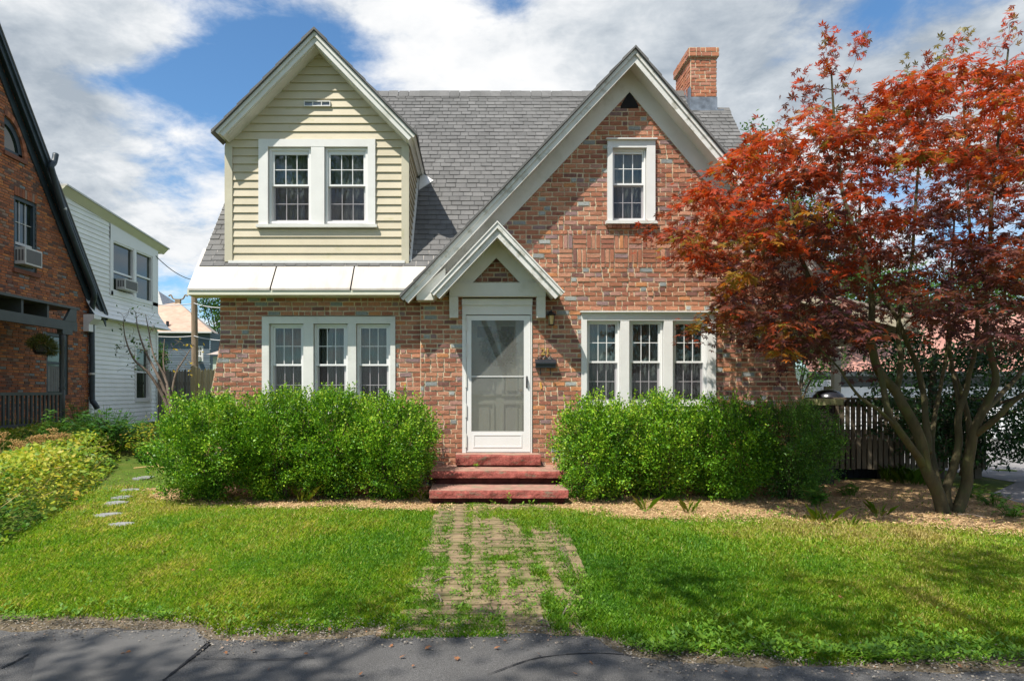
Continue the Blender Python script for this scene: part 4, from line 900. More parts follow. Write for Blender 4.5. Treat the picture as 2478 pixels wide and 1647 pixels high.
# stepping stones
for (sx, sy), (qx, qy, wd, dp, ro, lab) in zip(stc, STONES):
    r = random.Random(int(qx)); pts = []
    for k in range(9):
        a = k/9*6.283; q = 1/max(abs(math.cos(a))**3+abs(math.sin(a))**3, .2)**(1/3)*r.uniform(.88, 1.04); u, v = wd/2*q*math.cos(a), (dp/2+.06)*q*math.sin(a)
        pts.append((sx+u*math.cos(ro)-v*math.sin(ro), sy+u*math.sin(ro)+v*math.cos(ro)))
    z = float(gz(sx, sy)); mb = MB().prism([(a, b_, z-.02) for a, b_ in pts], (0, 0, .038))
    o = mb.build('stepping_stone', M['slate']); tag(o, lab, 'stepping stone', 'stepping stones along the bed')
# fallen leaves and twigs
lf = None; r = random.Random(21)
spots = [(315, 1585), (300, 1589), (550, 1588), (608, 1583), (737, 1590), (652, 1630), (950, 1570), (968, 1600), (1030, 1577), (1000, 1620), (1198, 1578), (1110, 1605), (1305, 1594), (1222, 1560), (1365, 1545), (1400, 1548), (1430, 1612), (508, 1392), (466, 1392), (1610, 1632), (1755, 1634), (1973, 1602), (2320, 1630), (2450, 1450), (2030, 1455), (1772, 1532), (2092, 1560), (1850, 1625), (540, 1535), (800, 1540), (1395, 1640), (870, 1645)]
for i, (qx, qy) in enumerate(spots):
    x, y = on_ground(qx, qy); z = float(gz(x, y))+(.03 if y < interp(x, ROAD) else .055)
    if lf is None:
        V = palmate(np.array([[0, 0, 0.]]), np.array([[1., 0, .1]]), np.array([[0, .1, 1.]]), np.array([.045]), w=.30)
        lf = quads_obj('fallen_leaf', V, np.zeros(len(V)), LEAF['fallen'], loc=(0, 0, 0)); o = lf
    else: o = lf.copy(); C.objects.link(o)
    o.location = (x, y, z); o.rotation_euler = (r.uniform(-.5, .5), r.uniform(-.5, .5), r.uniform(0, 6.28)); q = r.uniform(.45, .9); o.scale = (q, q*r.uniform(.45, 1), q)
    tag(o, 'small curled brown fallen leaf on the asphalt road' if y < interp(x, ROAD) else 'small curled brown fallen leaf lying in the grass', 'leaf', 'fallen leaves on the road' if y < interp(x, ROAD) else 'fallen leaves on the lawn')
for i, (pa, pb, lab) in enumerate((((1052, 1418), (1102, 1411), 'bent grey twig lying across the left edge of the walk'), ((1048, 1452), (1068, 1468), 'short twig on the walk left side nearer the road'), ((1362, 1500), (1382, 1475), 'thin twig on the walk right side'), ((1300, 1518), (1330, 1530), 'twig at the road end of the walk'), ((2318, 1252), (2392, 1262), 'long straight pale stick on mulch at maple foot'))):
    a, b = on_ground(*pa), on_ground(*pb); m_ = ((a[0]+b[0])/2+.01, (a[1]+b[1])/2+.03)
    tag(MB().tube(spline([(*a, .04), (*m_, .055), (*b, .04)], 5), [.006]*10+[.003], 6).build('twig', M['twig']), lab, 'twig', 'twigs on the ground')
# ------------------------------------------------------------------ shrubs
def shrub(name, label, cx, cy, rx, ry, hgt, n, mt, seed, zlow=.05, size=(.020, .042), group=None, shoots=130, tint=(.40, .26), cat='shrub'):
    r = np.random.RandomState(seed); t = thing(name, label, cat, (cx, cy, float(gz(cx, cy))), group); z0 = float(gz(cx, cy))
    cz = (hgt+zlow)/2; rzv = (hgt-zlow)/2; pw = 2.5
    nc = int(n/140); dv = unit(r.normal(size=(nc, 3)))
    shape = 1/((np.abs(dv)**pw).sum(axis=1)**(1/pw)); lump = 1+.11*wob(dv*2.2+seed*1.7, 1.)+.17*wob(dv*5.+seed, 1.3)+.10*wob(dv*9.+seed, 1.3)-.02
    rad = np.where(r.uniform(0, 1, nc) < .66, 1-np.abs(r.normal(0, .09, nc)), r.uniform(.4, .9, nc))*lump*shape
    taper = np.where(dv[:, 2] < 0, 1-.34*np.abs(dv[:, 2])**1.2, 1); top = np.where(dv[:, 2] > .3, 1+.09*wob(dv*6.+seed*3, 1.2), 1)
    CC = np.stack([cx+dv[:, 0]*rad*rx*taper, cy+dv[:, 1]*rad*ry*taper, z0+cz+dv[:, 2]*rad*rzv*top], 1)
    rep = r.randint(70, 150, nc); I_ = np.repeat(np.arange(nc), rep); n = len(I_); sp = r.uniform(.035, .085, nc)[I_][:, None]
    ax = unit(dv+np.array([0, -.1, .55])+r.normal(0, .45, (nc, 3)))[I_]; ln_ = r.uniform(-.09, .11, n)[:, None]
    P = CC[I_]+ax*ln_+r.normal(0, 1, (n, 3))*sp*(1-.35*np.clip(ln_/.11, 0, 1)); D_ = dv[I_]
    kp = (P[:, 2] > z0+.03) & ((P[:, 1] < -.03) | (cy > .3)); P, D_, ax, I2 = P[kp], D_[kp], ax[kp], I_[kp]; n = len(P)
    A = ax*.8+D_*.4+r.normal(0, .65, (n, 3))+np.array([0, 0, .2]); L_ = r.uniform(size[0], size[1], n)
    V = [leaf_quads(P, A, r.normal(size=(n, 3))*.8+D_*.8+np.array([0, 0, .8]), L_, L_*r.uniform(.5, .75, n), .06)]
    ct = r.normal(0, .13, nc)[I2]
    tt = [np.clip(tint[0]+ct+r.normal(0, tint[1]*.75, n), 0, 1)]
    stems = MB()
    for k in range(shoots):                                       # young shoots standing out of the outline
        d = unit(r.normal(size=(1, 3))+np.array([[0, -.2, .9]]))[0]; d[2] = abs(d[2]); s = 1/((abs(d[0])**3+abs(d[1])**3+abs(d[2])**3)**(1/3))
        p0 = np.array([cx+d[0]*rx*s*.88, cy+d[1]*ry*s*.88, z0+cz+d[2]*rzv*s*.90]); ln_ = r.uniform(.08, .30); ax = unit((d*.5+np.array([0, 0, .8])+r.normal(0, .25, 3))[None])[0]
        if p0[1] > -.06 and cy < .3: continue
        q = int(ln_/.009); s_ = np.linspace(0, 1, q); PP = p0+ax*ln_*s_[:, None]+r.normal(0, .004, (q, 3)); AA = ax*.6+unit(r.normal(size=(q, 3)))*.9; LL = r.uniform(size[0], size[1], q)*1.0
        V.append(leaf_quads(PP, AA, r.normal(size=(q, 3))+np.array([0, 0, 1.]), LL, LL*.6, .06)); tt.append(np.clip(tint[0]+.25+r.normal(0, .18, q), 0, 1))
        stems.tube([tuple(p0-ax*.1), tuple(p0+ax*ln_)], [.003, .0015], 4, cap=False)
    for k in range(16):
        a = r.uniform(0, 6.28); b = r.uniform(.02, .10); e = np.array([cx+math.cos(a)*rx*r.uniform(.3, .75), cy+math.sin(a)*ry*r.uniform(.3, .7), z0+hgt*r.uniform(.45, .85)])
        b0 = (cx+math.cos(a)*b*1.5, cy+math.sin(a)*b, z0-.02); mid = (b0[0]*.6+e[0]*.4+r.normal(0, .04), b0[1]*.6+e[1]*.4+r.normal(0, .04), z0+hgt*.28)
        stems.tube(spline([b0, mid, tuple(e)], 5), list(np.linspace(.016, .004, 11)), 6)
    quads_obj('foliage', np.concatenate(V), np.concatenate(tt), mt, t); stems.build('stems', M['darkbark'], t, smooth=True); return t
def px_shrub(x0, x1, ytop, Y, ry, lab, n, seed, mt='box', **k):
    cx, rx = (ux(x0, Y)+ux(x1, Y))/2, (ux(x1, Y)-ux(x0, Y))/2
    return shrub('boxwood_shrub', lab, cx, Y, rx, ry, (uz(ytop, Y))*.955, n, LEAF[mt], seed, group='clipped shrubs along the house front', **k)
px_shrub(398, 620, 962, -.95, .80, 'round green shrub at the left house corner, wider than the one beside it', 60000, 1)
px_shrub(585, 772, 948, -.80, .62, 'green shrub under the left part of the left triple window', 44000, 2)
px_shrub(722, 905, 950, -.80, .62, 'green shrub under the right part of the left triple window', 44000, 3)
px_shrub(860, 1042, 962, -.85, .66, 'green shrub directly left of the red steps', 46000, 4)
px_shrub(1350, 1535, 968, -.85, .68, 'bright green shrub directly right of the red steps', 46000, 5)
px_shrub(1500, 1690, 960, -.80, .64, 'bright green shrub under the right triple window', 46000, 6)
px_shrub(1655, 1850, 968, -.80, .62, 'green shrub between the window shrub and the dark end shrub', 42000, 7, tint=(.30, .2))
shrub('yew_shrub', 'dark green shrub at the right house corner by the deck railing', ux(1915, -.75), -.75, 100/F*9.55, .66, uz(985, -.75), 48000, LEAF['boxdark'], 8, size=(.014, .034), group='clipped shrubs along the house front', shoots=110)
def leafy(name, label, x, y, h, n, L0, mt, seed, sp, cat='plant', group=None, droop=.3, wid=.36, tint=(.4, .25), stem='weed'):
    r = np.random.RandomState(seed); z0 = float(gz(x, y)); t = thing(name, label, cat, (x, y, z0), group); st = MB(); V = []; tt = []
    for k in range(n):
        a = r.uniform(0, 6.28); rr = sp*math.sqrt(r.uniform(0, 1)); hh = h*(1-.45*(rr/sp)**2)*r.uniform(.75, 1.08); e = (x+math.cos(a)*rr, y+math.sin(a)*rr, z0+hh)
        b0 = (x+math.cos(a)*rr*.35, y+math.sin(a)*rr*.35, z0); pts = spline([b0, ((b0[0]*.6+e[0]*.4), (b0[1]*.6+e[1]*.4), z0+hh*.6), e], 4); st.tube(pts, list(np.linspace(.006, .003, len(pts))), 4, cap=False)
        q = r.randint(7, 13); s_ = np.sort(r.uniform(.35, 1, q)); P = np.array([pts[min(int(s*(len(pts)-1)), len(pts)-1)] for s in s_])+r.normal(0, .02, (q, 3)); b = r.uniform(0, 6.28, q)
        A = np.stack([np.cos(b), np.sin(b), r.uniform(-droop, .5, q)], 1); L_ = L0*r.uniform(.6, 1.15, q); V.append(leaf_quads(P, A, np.stack([0*b, 0*b, np.ones(q)], 1)+r.normal(0, .25, (q, 3)), L_, L_*wid, .07)); tt.append(np.clip(r.normal(*tint, q), 0, 1))
    quads_obj('leaves', np.concatenate(V), np.concatenate(tt), mt, t); st.build('stems', LEAF[stem], t); return t
x, y = on_ground(1975, 1228); leafy('broadleaf_weed', 'broad dark-leaved plant at the foot of the dark end shrub', x, y, .22, 7, .13, LEAF['boxdark'], 4, .13, wid=.5)
x, y = on_ground(575, 1182); leafy('broadleaf_weed', 'pale green weed under the corner shrub by the mulch', x, y, .24, 14, .07, LEAF['weed'], 5, .22, wid=.45, tint=(.8, .2))
# ------------------------------------------------------------------ perennial bed on the left
n = 60000; y = rng.uniform(-5.2, 5.5, n); e = bed_edge(y); x = e-rng.uniform(0, 1, n)**.8*(4.2+.25*(y+5))
dist = (e-x); hh = .62*sstep(-.12, .55, dist)*(1+.24*clump_noise(x, y, 1.2)+.22*clump_noise(x, y, 3.5)+.15*clump_noise(x, y, 8.))*(1-.55*sstep(-6.6, -8.5, x))
kp = (hh > .03) & (x > -10.6); x, y, hh, dist = x[kp], y[kp], hh[kp], dist[kp]; n = len(x)
z = gz(x, y)+hh*np.where(rng.uniform(0, 1, n) < .7, 1-np.abs(rng.normal(0, .14, n)), rng.uniform(.1, 1, n)); P = np.stack([x, y, z], 1); a = rng.uniform(0, 6.28, n)
sz = np.where(y < -1, 1.0, 1.15)*rng.uniform(.04, .10, n)
Vb = leaf_quads(P, np.stack([np.cos(a), np.sin(a), rng.uniform(-1.0, .8, n)], 1), np.stack([rng.normal(0, .6, n), rng.normal(0, .6, n)-.3, np.ones(n)], 1), sz, sz*rng.uniform(.4, .65, n), .06)
pn = clump_noise(x, y, .9); tb_ = np.clip(.42+.26*pn+.14*clump_noise(x, y, 2.6)+rng.normal(0, .17, n)-.25*sstep(-1.2, -3.2, y)*sstep(1.2, .2, dist), 0, 1)
tag(quads_obj('flower_bed', Vb, tb_, LEAF['bed'], loc=(0, 0, 0)), 'dense yellow-green perennials filling the border bed', None, None, 'stuff')
n = 700; y = rng.uniform(-5, 4.5, n); e = bed_edge(y); x = e-rng.uniform(.0, 1, n)*3.8; st = []
P = np.stack([x, y, gz(x, y)+rng.uniform(.25, .55, n)], 1); a = rng.uniform(0, 6.28, n)
Vs = leaf_quads(P, np.stack([np.cos(a), np.sin(a), rng.uniform(-.1, 1.6, n)], 1), rng.normal(size=(n, 3)), rng.uniform(.12, .40, n), rng.uniform(.003, .006, n))
tag(quads_obj('dry_stems', Vs, np.zeros(n), M['straw'], loc=(0, 0, 0)), 'thin straw coloured stems among the perennials', None, None, 'stuff')
def umbel(x, y, h, lab, seed):
    r = random.Random(seed); z0 = float(gz(x, y)); t = thing('dried_flower', lab, 'dried flower', (x, y, z0), 'dried flower heads at the porch'); m = MB(); hd_ = MB()
    for s in range(r.randint(4, 6)):
        hd_ = MB(); tx, ty, th = x+r.uniform(-.16, .16), y+r.uniform(-.1, .1), z0+h*r.uniform(.8, 1.08); m.tube(spline([(x+r.uniform(-.05, .05), y, z0), ((x+tx)/2, (y+ty)/2, z0+h*.5), (tx, ty, th-.10)], 4), .005, 5)
        for k in range(11):
            a = k*2.4; q = .02+.085*math.sqrt(k/11); e = (tx+math.cos(a)*q, ty+math.sin(a)*q, th-.012*(k % 3)); hd_.tube([(tx, ty, th-.10), e], .0028, 4)
            for j in range(5): hd_.lathe((e[0]+r.uniform(-.018, .018), e[1]+r.uniform(-.018, .018), e[2]+r.uniform(-.008, .01)), [(0, -.006), (.008, 0), (0, .006)], 5)
        hd_.build('flower_head', mat('dried_umbel', (.42, .25, .09), .9, .3, 30.) if 'dried_umbel' not in bpy.data.materials else bpy.data.materials['dried_umbel'], t)
    m.build('stalk', M['straw'], t)
for i, (qx, Y, top, lab) in enumerate(((8, 1.6, 1046, 'dried flower cluster at the far left end before the porch'), (40, 1.4, 1062, 'low dried flower cluster second from the left'), (75, 1.8, 1056, 'dried flower cluster below the middle of porch railing'), (112, 1.9, 1040, 'tallest dried flower cluster below the porch corner post'), (150, 2.2, 1048, 'small dried flower cluster right of the porch corner'))):
    x = ux(qx, Y); umbel(x, Y, uz(top, Y)-float(gz(x, Y)), lab, 70+i)
pa = side(270, 1010, -7.9)
leafy('peony_plant', 'glossy dark green leafy plant in front of the white house corner', -7.75, 4.0, .92, 150, .17, LEAF['peony'], 6, 1.15, tint=(.45, .25), wid=.34)
leafy('peony_plant', 'small pale green plant by the downspout of brick neighbour house', ux(192, 5.5), 5.5, .95, 30, .13, LEAF['peony'], 7, .35, tint=(.9, .1))
leafy('peony_plant', 'pale green weed standing before the porch railing corner', ux(125, 3.2), 3.2, .98, 26, .12, LEAF['peony'], 8, .3, tint=(.85, .15))
leafy('yellow_plant', 'yellow-green tangled plant between glossy plant and corner shrub', ux(365, 3.4), 3.4, 1.0, 60, .09, LEAF['bed'], 9, .6, tint=(.6, .25), stem='bed')
for i, (p0, p1, lab) in enumerate((((352, 1090), (398, 1145), 'pale dry stalk leaning against the corner shrub'), ((325, 1132), (398, 1130), 'pale dry stalk lying flat beside the corner shrub'))):
    a = at(*p0, 1.2); b = at(*p1, .4); tag(MB().tube([a, ((a[0]+b[0])/2, (a[1]+b[1])/2, (a[2]+b[2])/2+.02), b], [.012, .010, .006], 6).build('dry_stalk', M['straw']), lab, 'stalk')
# ------------------------------------------------------------------ neighbour house on the left: brick gable with a white clapboard wing
XN = -11.0; GZ = .40
def S(px, py, X=XN): q = side(px, py, X); return q[1], q[2]
def srect(px0, px1, py0, py1, X=XN):
    a, b = S(px0, VY, X)[0], S(px1, VY, X)[0]; m_ = (px0+px1)/2
    return (a, b, S(m_, py1, X)[1], S(m_, py0, X)[1])
nh = thing('gabled_house', 'dark brick gabled house with blue-black rake trim and white clapboard rear wing', 'house', (-13.5, 6, GZ))
pe = east(XN); rn = random.Random(17)
y0, z0_ = S(0, 58, XN+.26); y1, z1 = S(262, 760, XN+.26); SN = (z0_-z1)/(y1-y0); APY = 5.0; APZ = z1+SN*(y1-APY); YB = 2*APY-y1
wU, wA, wD = srect(33, 88, 482, 655), srect(10, 57, 292, 376), srect(112, 164, 806, 956)
w = MB(); eY = y1-.55
gp = [(YB+.55, -.1), (eY, -.1), (eY, z1+SN*.55-.1), (APY, APZ-.1), (YB+.55, z1+SN*.55-.1)]
coursed(w, pe, gp, [wU, wA, wD], .0677, .205, 'nb', rn)
w.build('wall', [M['nbrick'], M['nmortar']], nh)
w = MB().box(-18, XN-.02, eY-.02, eY+.1, -.1, z1+.5).box(-18, XN-.02, YB+.5, YB+.55, -.1, z1+.5); w.build('wall', M['nmortar'], nh)
rf = MB()
for (ya, za, yb, zb) in ((y1, z1, APY, APZ), (YB, z1, APY, APZ)):
    rf.prism([(XN+.26, ya, za+.03), (XN+.26, yb, zb+.03), (XN+.26, yb, zb-.04), (XN+.26, ya, za-.04)], (-7.5, 0, 0))
rf = rf.build('roof', M['shingle'], nh)
tr = MB()
for (ya, za, yb, zb) in ((y1, z1, APY, APZ), (YB, z1, APY, APZ)):
    tr.prism([(XN+.25, ya, za-.045), (XN+.25, yb, zb-.045), (XN+.25, yb, zb-.17), (XN+.25, ya, za-.17)], (-.05, 0, 0))
    tr.prism([(XN+.20, ya, za-.10), (XN+.20, yb, zb-.10), (XN+.20, yb, zb-.36), (XN+.20, ya, za-.36)], (-.03, 0, 0))
    dq = (.45 if ya > yb else -.45); tr.prism([(XN+.05, ya-dq, za-.30+SN*.45), (XN+.05, yb, zb-.30), (XN+.05, yb, zb-.62), (XN+.05, ya-dq, za-.62+SN*.45)], (-.05, 0, 0))
    tr.prism([(XN+.24, ya, za-.16), (XN+.24, yb, zb-.16), (XN+.24, yb, zb-.18), (XN+.24, ya, za-.18)], (-.24, 0, 0))
tr.build('rake_board', M['navy'], rf)
# downspout along the rake, then down the wall
def PS(px, py, X): return side(px, py, X)
ds = MB(); Xd = XN+.30
ds.tube(spline([PS(135, 373, Xd), PS(131, 392, Xd), PS(124, 402, Xd), PS(128, 420, Xd), PS(150, 500, Xd), PS(190, 610, Xd), PS(222, 692, Xd), PS(228, 716, Xd), PS(223, 740, XN+.16), PS(222, 780, XN+.10), PS(223, 880, XN+.10), PS(223, 962, XN+.10), PS(228, 975, XN+.16), PS(236, 988, XN+.22)], 5), .075, 10)
ds.build('downspout', M['navy'], nh, smooth=True)
b_ = MB()
for (qx, qy) in ((153, 505), (222, 778), (222.5, 904)): q = PS(qx, qy, XN+.30 if qy < 600 else XN+.10); b_.tube([(q[0], q[1], q[2]-.03), (q[0], q[1], q[2]+.03)], .088, 10)
b_.build('strap', M['acbody'], nh)
q = PS(238, 1000, XN+.24); MB().lathe((q[0], q[1], q[2]-.2), [(.12, -.25), (.12, .05), (.16, .06), (.16, .12), (.10, .13), (.10, .22)], 12).build('drain_collar', M['acbody'], nh)
def nwindow(rc, label, frm, divs, lace=False, meet=.45, vert=2, par=nh, pl_=None, sillm=None, arch=False, proud=.0):
    pl_ = pl_ or pe; fw = .09 if frm == 'navy' else .05
    m = MB().ring(pl_, rc, (rc[0]+fw, rc[1]-fw, rc[2]+fw, rc[3]-fw), -.12+proud, -.02+proud)
    w = m.build('window', M[frm], par); w['label'] = label
    zm = rc[2]+(rc[3]-rc[2])*meet; s = MB().pbox(pl_, rc[0]+fw, rc[1]-fw, zm-.03, zm+.03, -.09+proud, -.05+proud)
    for i in range(1, vert+1):
        if divs: q = rc[0]+fw+(rc[1]-rc[0]-2*fw)*i/(vert+1); s.pbox(pl_, q-.008, q+.008, zm, rc[3]-fw, -.088+proud, -.07+proud)
    if divs: q = (zm+rc[3]-fw)/2; s.pbox(pl_, rc[0]+fw, rc[1]-fw, q-.008, q+.008, -.087+proud, -.071+proud)
    s.build('sash', M[frm if frm != 'navy' else 'acbody'] if divs else M[frm], w)
    MB().pbox(pl_, rc[0]+.02, rc[1]-.02, rc[2]+.02, rc[3]-.02, -.12+proud, -.10+proud).build('pane', M['nglass'], w)
    return w
nwindow(wU, 'brick gable window with blue-black frame and window air conditioner', 'navy', True, meet=.36)
wD_ = nwindow(wD, 'porch window with blue-black frame and white lace curtain', 'navy', False, meet=.52)
curtain(pe, wD[0]+.1, wD[1]-.25, wD[2]+.1, wD[2]+(wD[3]-wD[2])*.47, -.085, 'curtain', M['curtain'], wD_, .012, 5, 4)
# quarter-round attic window
a0, a1, b0, b1 = wA; n = 14
arc = [(a0+(a1-a0)*math.cos(k/n*math.pi/2), b0+(b1-b0)*math.sin(k/n*math.pi/2)) for k in range(n+1)]
m = MB().prism([pe.p(a0, b0, -.10)]+[pe.p(u, v, -.10) for u, v in arc], (.03, 0, 0)); aw = m.build('attic_window', M['nglass'], nh); aw['label'] = 'quarter-round attic window'
m = MB()
for i in range(n):
    (u, v), (u2, v2) = arc[i], arc[i+1]; c = lambda u, v, k: (a0+(u-a0)*k, b0+(v-b0)*k)
    m.prism([pe.p(*c(u, v, 1), -.11), pe.p(*c(u2, v2, 1), -.11), pe.p(*c(u2, v2, .80), -.11), pe.p(*c(u, v, .80), -.11)], (.08, 0, 0))
m.pbox(pe, a0, a1, b0, b0+.10, -.11, -.03); m.build('frame', M['navy'], aw)
m = MB()
for i in range(n):                                   # brick fill outside the arc and its ring
    (u, v), (u2, v2) = arc[i], arc[i+1]
    m.add([pe.p(u, v, .0), pe.p(u2, v2, .0), pe.p(u2, b1+.02, .0), pe.p(u, b1+.02, .0)], [(0, 1, 2, 3)], rn.choice([.1, .4, .75]))
    c = lambda u, v, k: (a0+(u-a0)*k, b0+(v-b0)*k)
    m.prism([pe.p(*c(u, v, 1.0), -.08), pe.p(*c(u2, v2, 1.0), -.08), pe.p(*c(u2, v2, 1.17), -.08), pe.p(*c(u, v, 1.17), -.08)], (.105, 0, 0), tint=rn.choice([.38, .62, .75, .1]))
m.build('brick_arch', M['nbrick'], nh); m = MB()
for i in range(9): u = wU[0]+(wU[1]-wU[0])*i/9; m.pbox(pe, u+.006, u+(wU[1]-wU[0])/9-.006, wU[3], wU[3]+.21, -.02, .022, tint=rn.choice([.4, .12, .62, .95]))
m.build('brick_lintel', M['nbrick'], nh)
for rr in (wU, wA, wD): MB().pbox(pe, rr[0]-.05, rr[1]+.08, rr[2]-.10, rr[2], -.1, .06, tint=.62).build('brick_sill', M['nbrick'], nh)
m = MB()
for i in range(8): u = wD[0]+(wD[1]-wD[0])*i/8; m.pbox(pe, u+.006, u+(wD[1]-wD[0])/8-.006, wD[3], wD[3]+.2, -.02, .022, tint=rn.choice([.4, .12, .62]))
m.build('brick_lintel', M['nbrick'], nh)
# white wing
ww = MB(); Xw = XN-.04; pw = east(Xw); yc = S(380, 900, Xw)[0]; zf = S(386, 795, Xw)[1]
rz0, rz1 = 6.95, 6.30
up0, up1 = srect(271, 322, 592, 711, Xw), srect(327, 367, 613, 728, Xw); gw = srect(328, 360, 841, 966, Xw)
coursed(ww, pw, [(6.8, zf), (yc-.02, zf), (yc-.02, rz1), (6.8, rz0+.25)], [up0, up1], .132, 20, 'siding', rn)
coursed(ww, pw, [(eY-.05, -.1), (yc, -.1), (yc, zf), (eY-.05, zf)], [gw], .132, 20, 'siding', rn)
for k in range(5):                                    # flared skirt between the storeys
    f0, f1 = k/5, (k+1)/5; oa, ob = .34*(1-f0)**1.6, .34*(1-f1)**1.6; za, zb_ = zf-.05+.14*k, zf-.05+.14*(k+1)
    ww.add([pw.p(eY-.2, za, oa+.02), pw.p(yc+oa, za, oa+.02), pw.p(yc+ob, zb_, ob+.005), pw.p(eY-.2, zb_, ob+.005), pw.p(eY-.2, za, oa), pw.p(yc+oa, za, oa)], [(0, 1, 2, 3), (0, 4, 5, 1)], rn.random())
ww.add([pw.p(eY-.2, zf-.05, 0), pw.p(yc+.3, zf-.05, 0), pw.p(yc+.36, zf-.05, .36), pw.p(eY-.2, zf-.05, .36)], [(0, 1, 2, 3)])
wing = ww.build('clapboard_wing', M['nsiding'], nh)
m = MB().box(-17, Xw, yc-.05, yc+.0, -.1, 6.4).pbox(pw, eY-.02, eY+.13, -.1, zf-.3, 0, .05).pbox(pw, yc-.10, yc+.02, -.1, zf-.1, .0, .035)
m.pbox(pw, up0[0]-.12, yc-.0, up0[2]-.12, up0[2], .0, .04); m.pbox(pw, up0[0]-.16, up0[0], up0[2]-.12, rz1+.22, .0, .04); m.pbox(pw, up0[1], up1[0], up0[2]-.1, up0[3]+.1, .0, .038); m.pbox(pw, up1[1], yc, zf+.5, rz1, .0, .04)
m.prism([pw.p(up0[0]-.16, up0[3], .0), pw.p(yc, up1[3], .0), pw.p(yc, rz1+.02, .0), pw.p(up0[0]-.16, rz1+.25, .0)], (.039, 0, 0))
m.pbox(pw, gw[0]-.09, gw[1]+.09, gw[2]-.08, gw[2], 0, .05); m.ring(pw, (gw[0]-.09, gw[1]+.09, gw[2], gw[3]+.1), gw, 0, .035)
m.prism([(Xw+.02, eY-.28, zf-.02), (Xw+.35, eY-.28, zf-.02), (Xw+.35, eY-.28, zf-.14), (Xw+.20, eY-.28, zf-.30), (Xw+.20, eY-.28, zf-.5), (Xw+.02, eY-.28, zf-.5)], (0, .36, 0))
m.build('trim', M['vinyl'], wing)
rfw = MB(); Xe = XN+.20; pA, pB = side(168, 447, Xe), side(411, 601, Xe)
dYa = pA[1]-.1; sl_ = (pB[2]-pA[2])/(pB[1]-pA[1]); za, zb_ = pA[2], pB[2]
rfw.prism([(Xe, dYa, za), (Xe, pB[1], zb_), (Xe, pB[1], zb_-.045), (Xe, dYa, za-.045)], (-6, 0, 0)); rfw = rfw.build('wing_roof', M['acbody'], nh)
MB().prism([(Xe-.03, dYa+.03, za-.05), (Xe-.03, pB[1]-.03, zb_-.05), (Xe-.20, pB[1]-.03, zb_-.22), (Xe-.20, dYa+.03, za-.22)], (-.05, 0, 0)).prism([(Xe-.2, dYa+.05, za-.20), (Xe-.2, pB[1]-.15, zb_-.20), (Xe-.2, pB[1]-.15, zb_-.23), (Xe-.2, dYa+.05, za-.23)], (-.6, 0, 0)).prism([(Xe-.03, dYa, za-.05), (Xe-.2, dYa, za-.22), (Xe-1.5, dYa, za-.22), (Xe-1.5, dYa, za-.05)], (0, .04, 0)).build('eave', M['fasciay'], rfw)
nwindow(up0, 'upper wing window holding a window air conditioner', 'vinyl', False, meet=.40, par=nh, pl_=pw, proud=.04); nwindow(up1, 'upper wing window at the corner', 'vinyl', False, meet=.5, par=nh, pl_=pw, proud=.04)
nwindow(gw, 'ground floor wing window', 'vinyl', False, meet=.53, par=nh, pl_=pw, proud=.03)
def aircon(rc, X, lab):
    t = thing('air_conditioner', lab, 'air conditioner', (X+.15, (rc[0]+rc[1])/2, rc[2]))
    MB().box(X-.05, X+.24, rc[0], rc[1], rc[2], rc[3]).build('case', M['acbody'], t)
    pl_ = east(X+.24); m = MB().pbox(pl_, rc[0]+.04, rc[1]-.04, rc[2]+.04, rc[3]-.04, .0, .006); m.build('grille', M['acgrill'], t)
    m = MB(); pf_ = front(rc[0])
    for k in range(3): m.pbox(pf_, X+.0+k*.075, X+.05+k*.075, rc[2]+.08, rc[3]-.06, .0, .005)
    m.build('louver', M['acgrill'], t)
a = srect(37, 82, 604, 644); aircon((a[0], a[1]-.05, a[2], a[3]), XN, 'white window air conditioner in the dark brick gable')
a = srect(283, 314, 678, 704, Xw); aircon((a[0], a[1], a[2], a[3]), Xw+.02, 'beige window air conditioner in the white clapboard wing')
# porch of the brick house
XP = -9.95; py1, _ = S(148, 900, XP); pfz = .62
pr = MB().box(XP-1.0, XP+.06, 0.6, py1+.12, pfz-.16, pfz).box(XP-.04, XP, .6, py1, -.05, pfz-.2); porch = pr.build('porch_floor', M['slategrey'], nh)
m = MB().box(XP-.035, XP+.035, .6, py1, 1.40, 1.46).box(XP-.03, XP+.03, .6, py1, pfz+.09, pfz+.15)
y = .7
while y < py1-.05: m.box(XP-.022, XP+.022, y, y+.045, pfz+.15, 1.40); y += .152
m.build('railing', M['slategrey'], porch)
m = MB().lathe((XP, py1+.04, 0), [(.062, pfz), (.062, 1.5), (.05, 1.52), (.075, 1.56), (.05, 1.62), (.065, 1.72), (.045, 1.85), (.055, 2.2), (.045, 2.55), (.06, 2.6), (.05, 2.66), (.065, 2.70), (.065, 2.98)], 12); m.build('post', M['slategrey'], porch, smooth=True)
m = MB().box(XP-.07, XP+.07, .4, py1+.55, 2.97, 3.19).box(XP-.07, XP+.07, py1-.05, py1+.35, 2.86, 2.97).box(XP-1.05, XP+.09, .4, py1+.62, 3.50, 3.56)
for y in (1.6, 2.6, 3.6, 4.6, 5.5): m.box(XP-1.0, XP+.03, y, y+.07, 3.19, 3.5)
m.prism([(XP+.02, py1+.02, 3.19), (XP+.02, py1+.5, 3.19), (XP+.02, py1+.5, 3.5), (XP+.02, py1+.26, 3.5)], (.06, 0, 0)).box(XP-1.0, XP-.9, .4, py1+.5, 3.19, 3.5, m=1); m.build('porch_beam', [M['slategrey'], M['void']], porch)
hx = XP+.0; q = side(97, 830, hx); t = thing('hanging_basket', 'hanging flower basket under the neighbour porch beam', 'hanging basket', (hx, q[1], q[2]-.25))
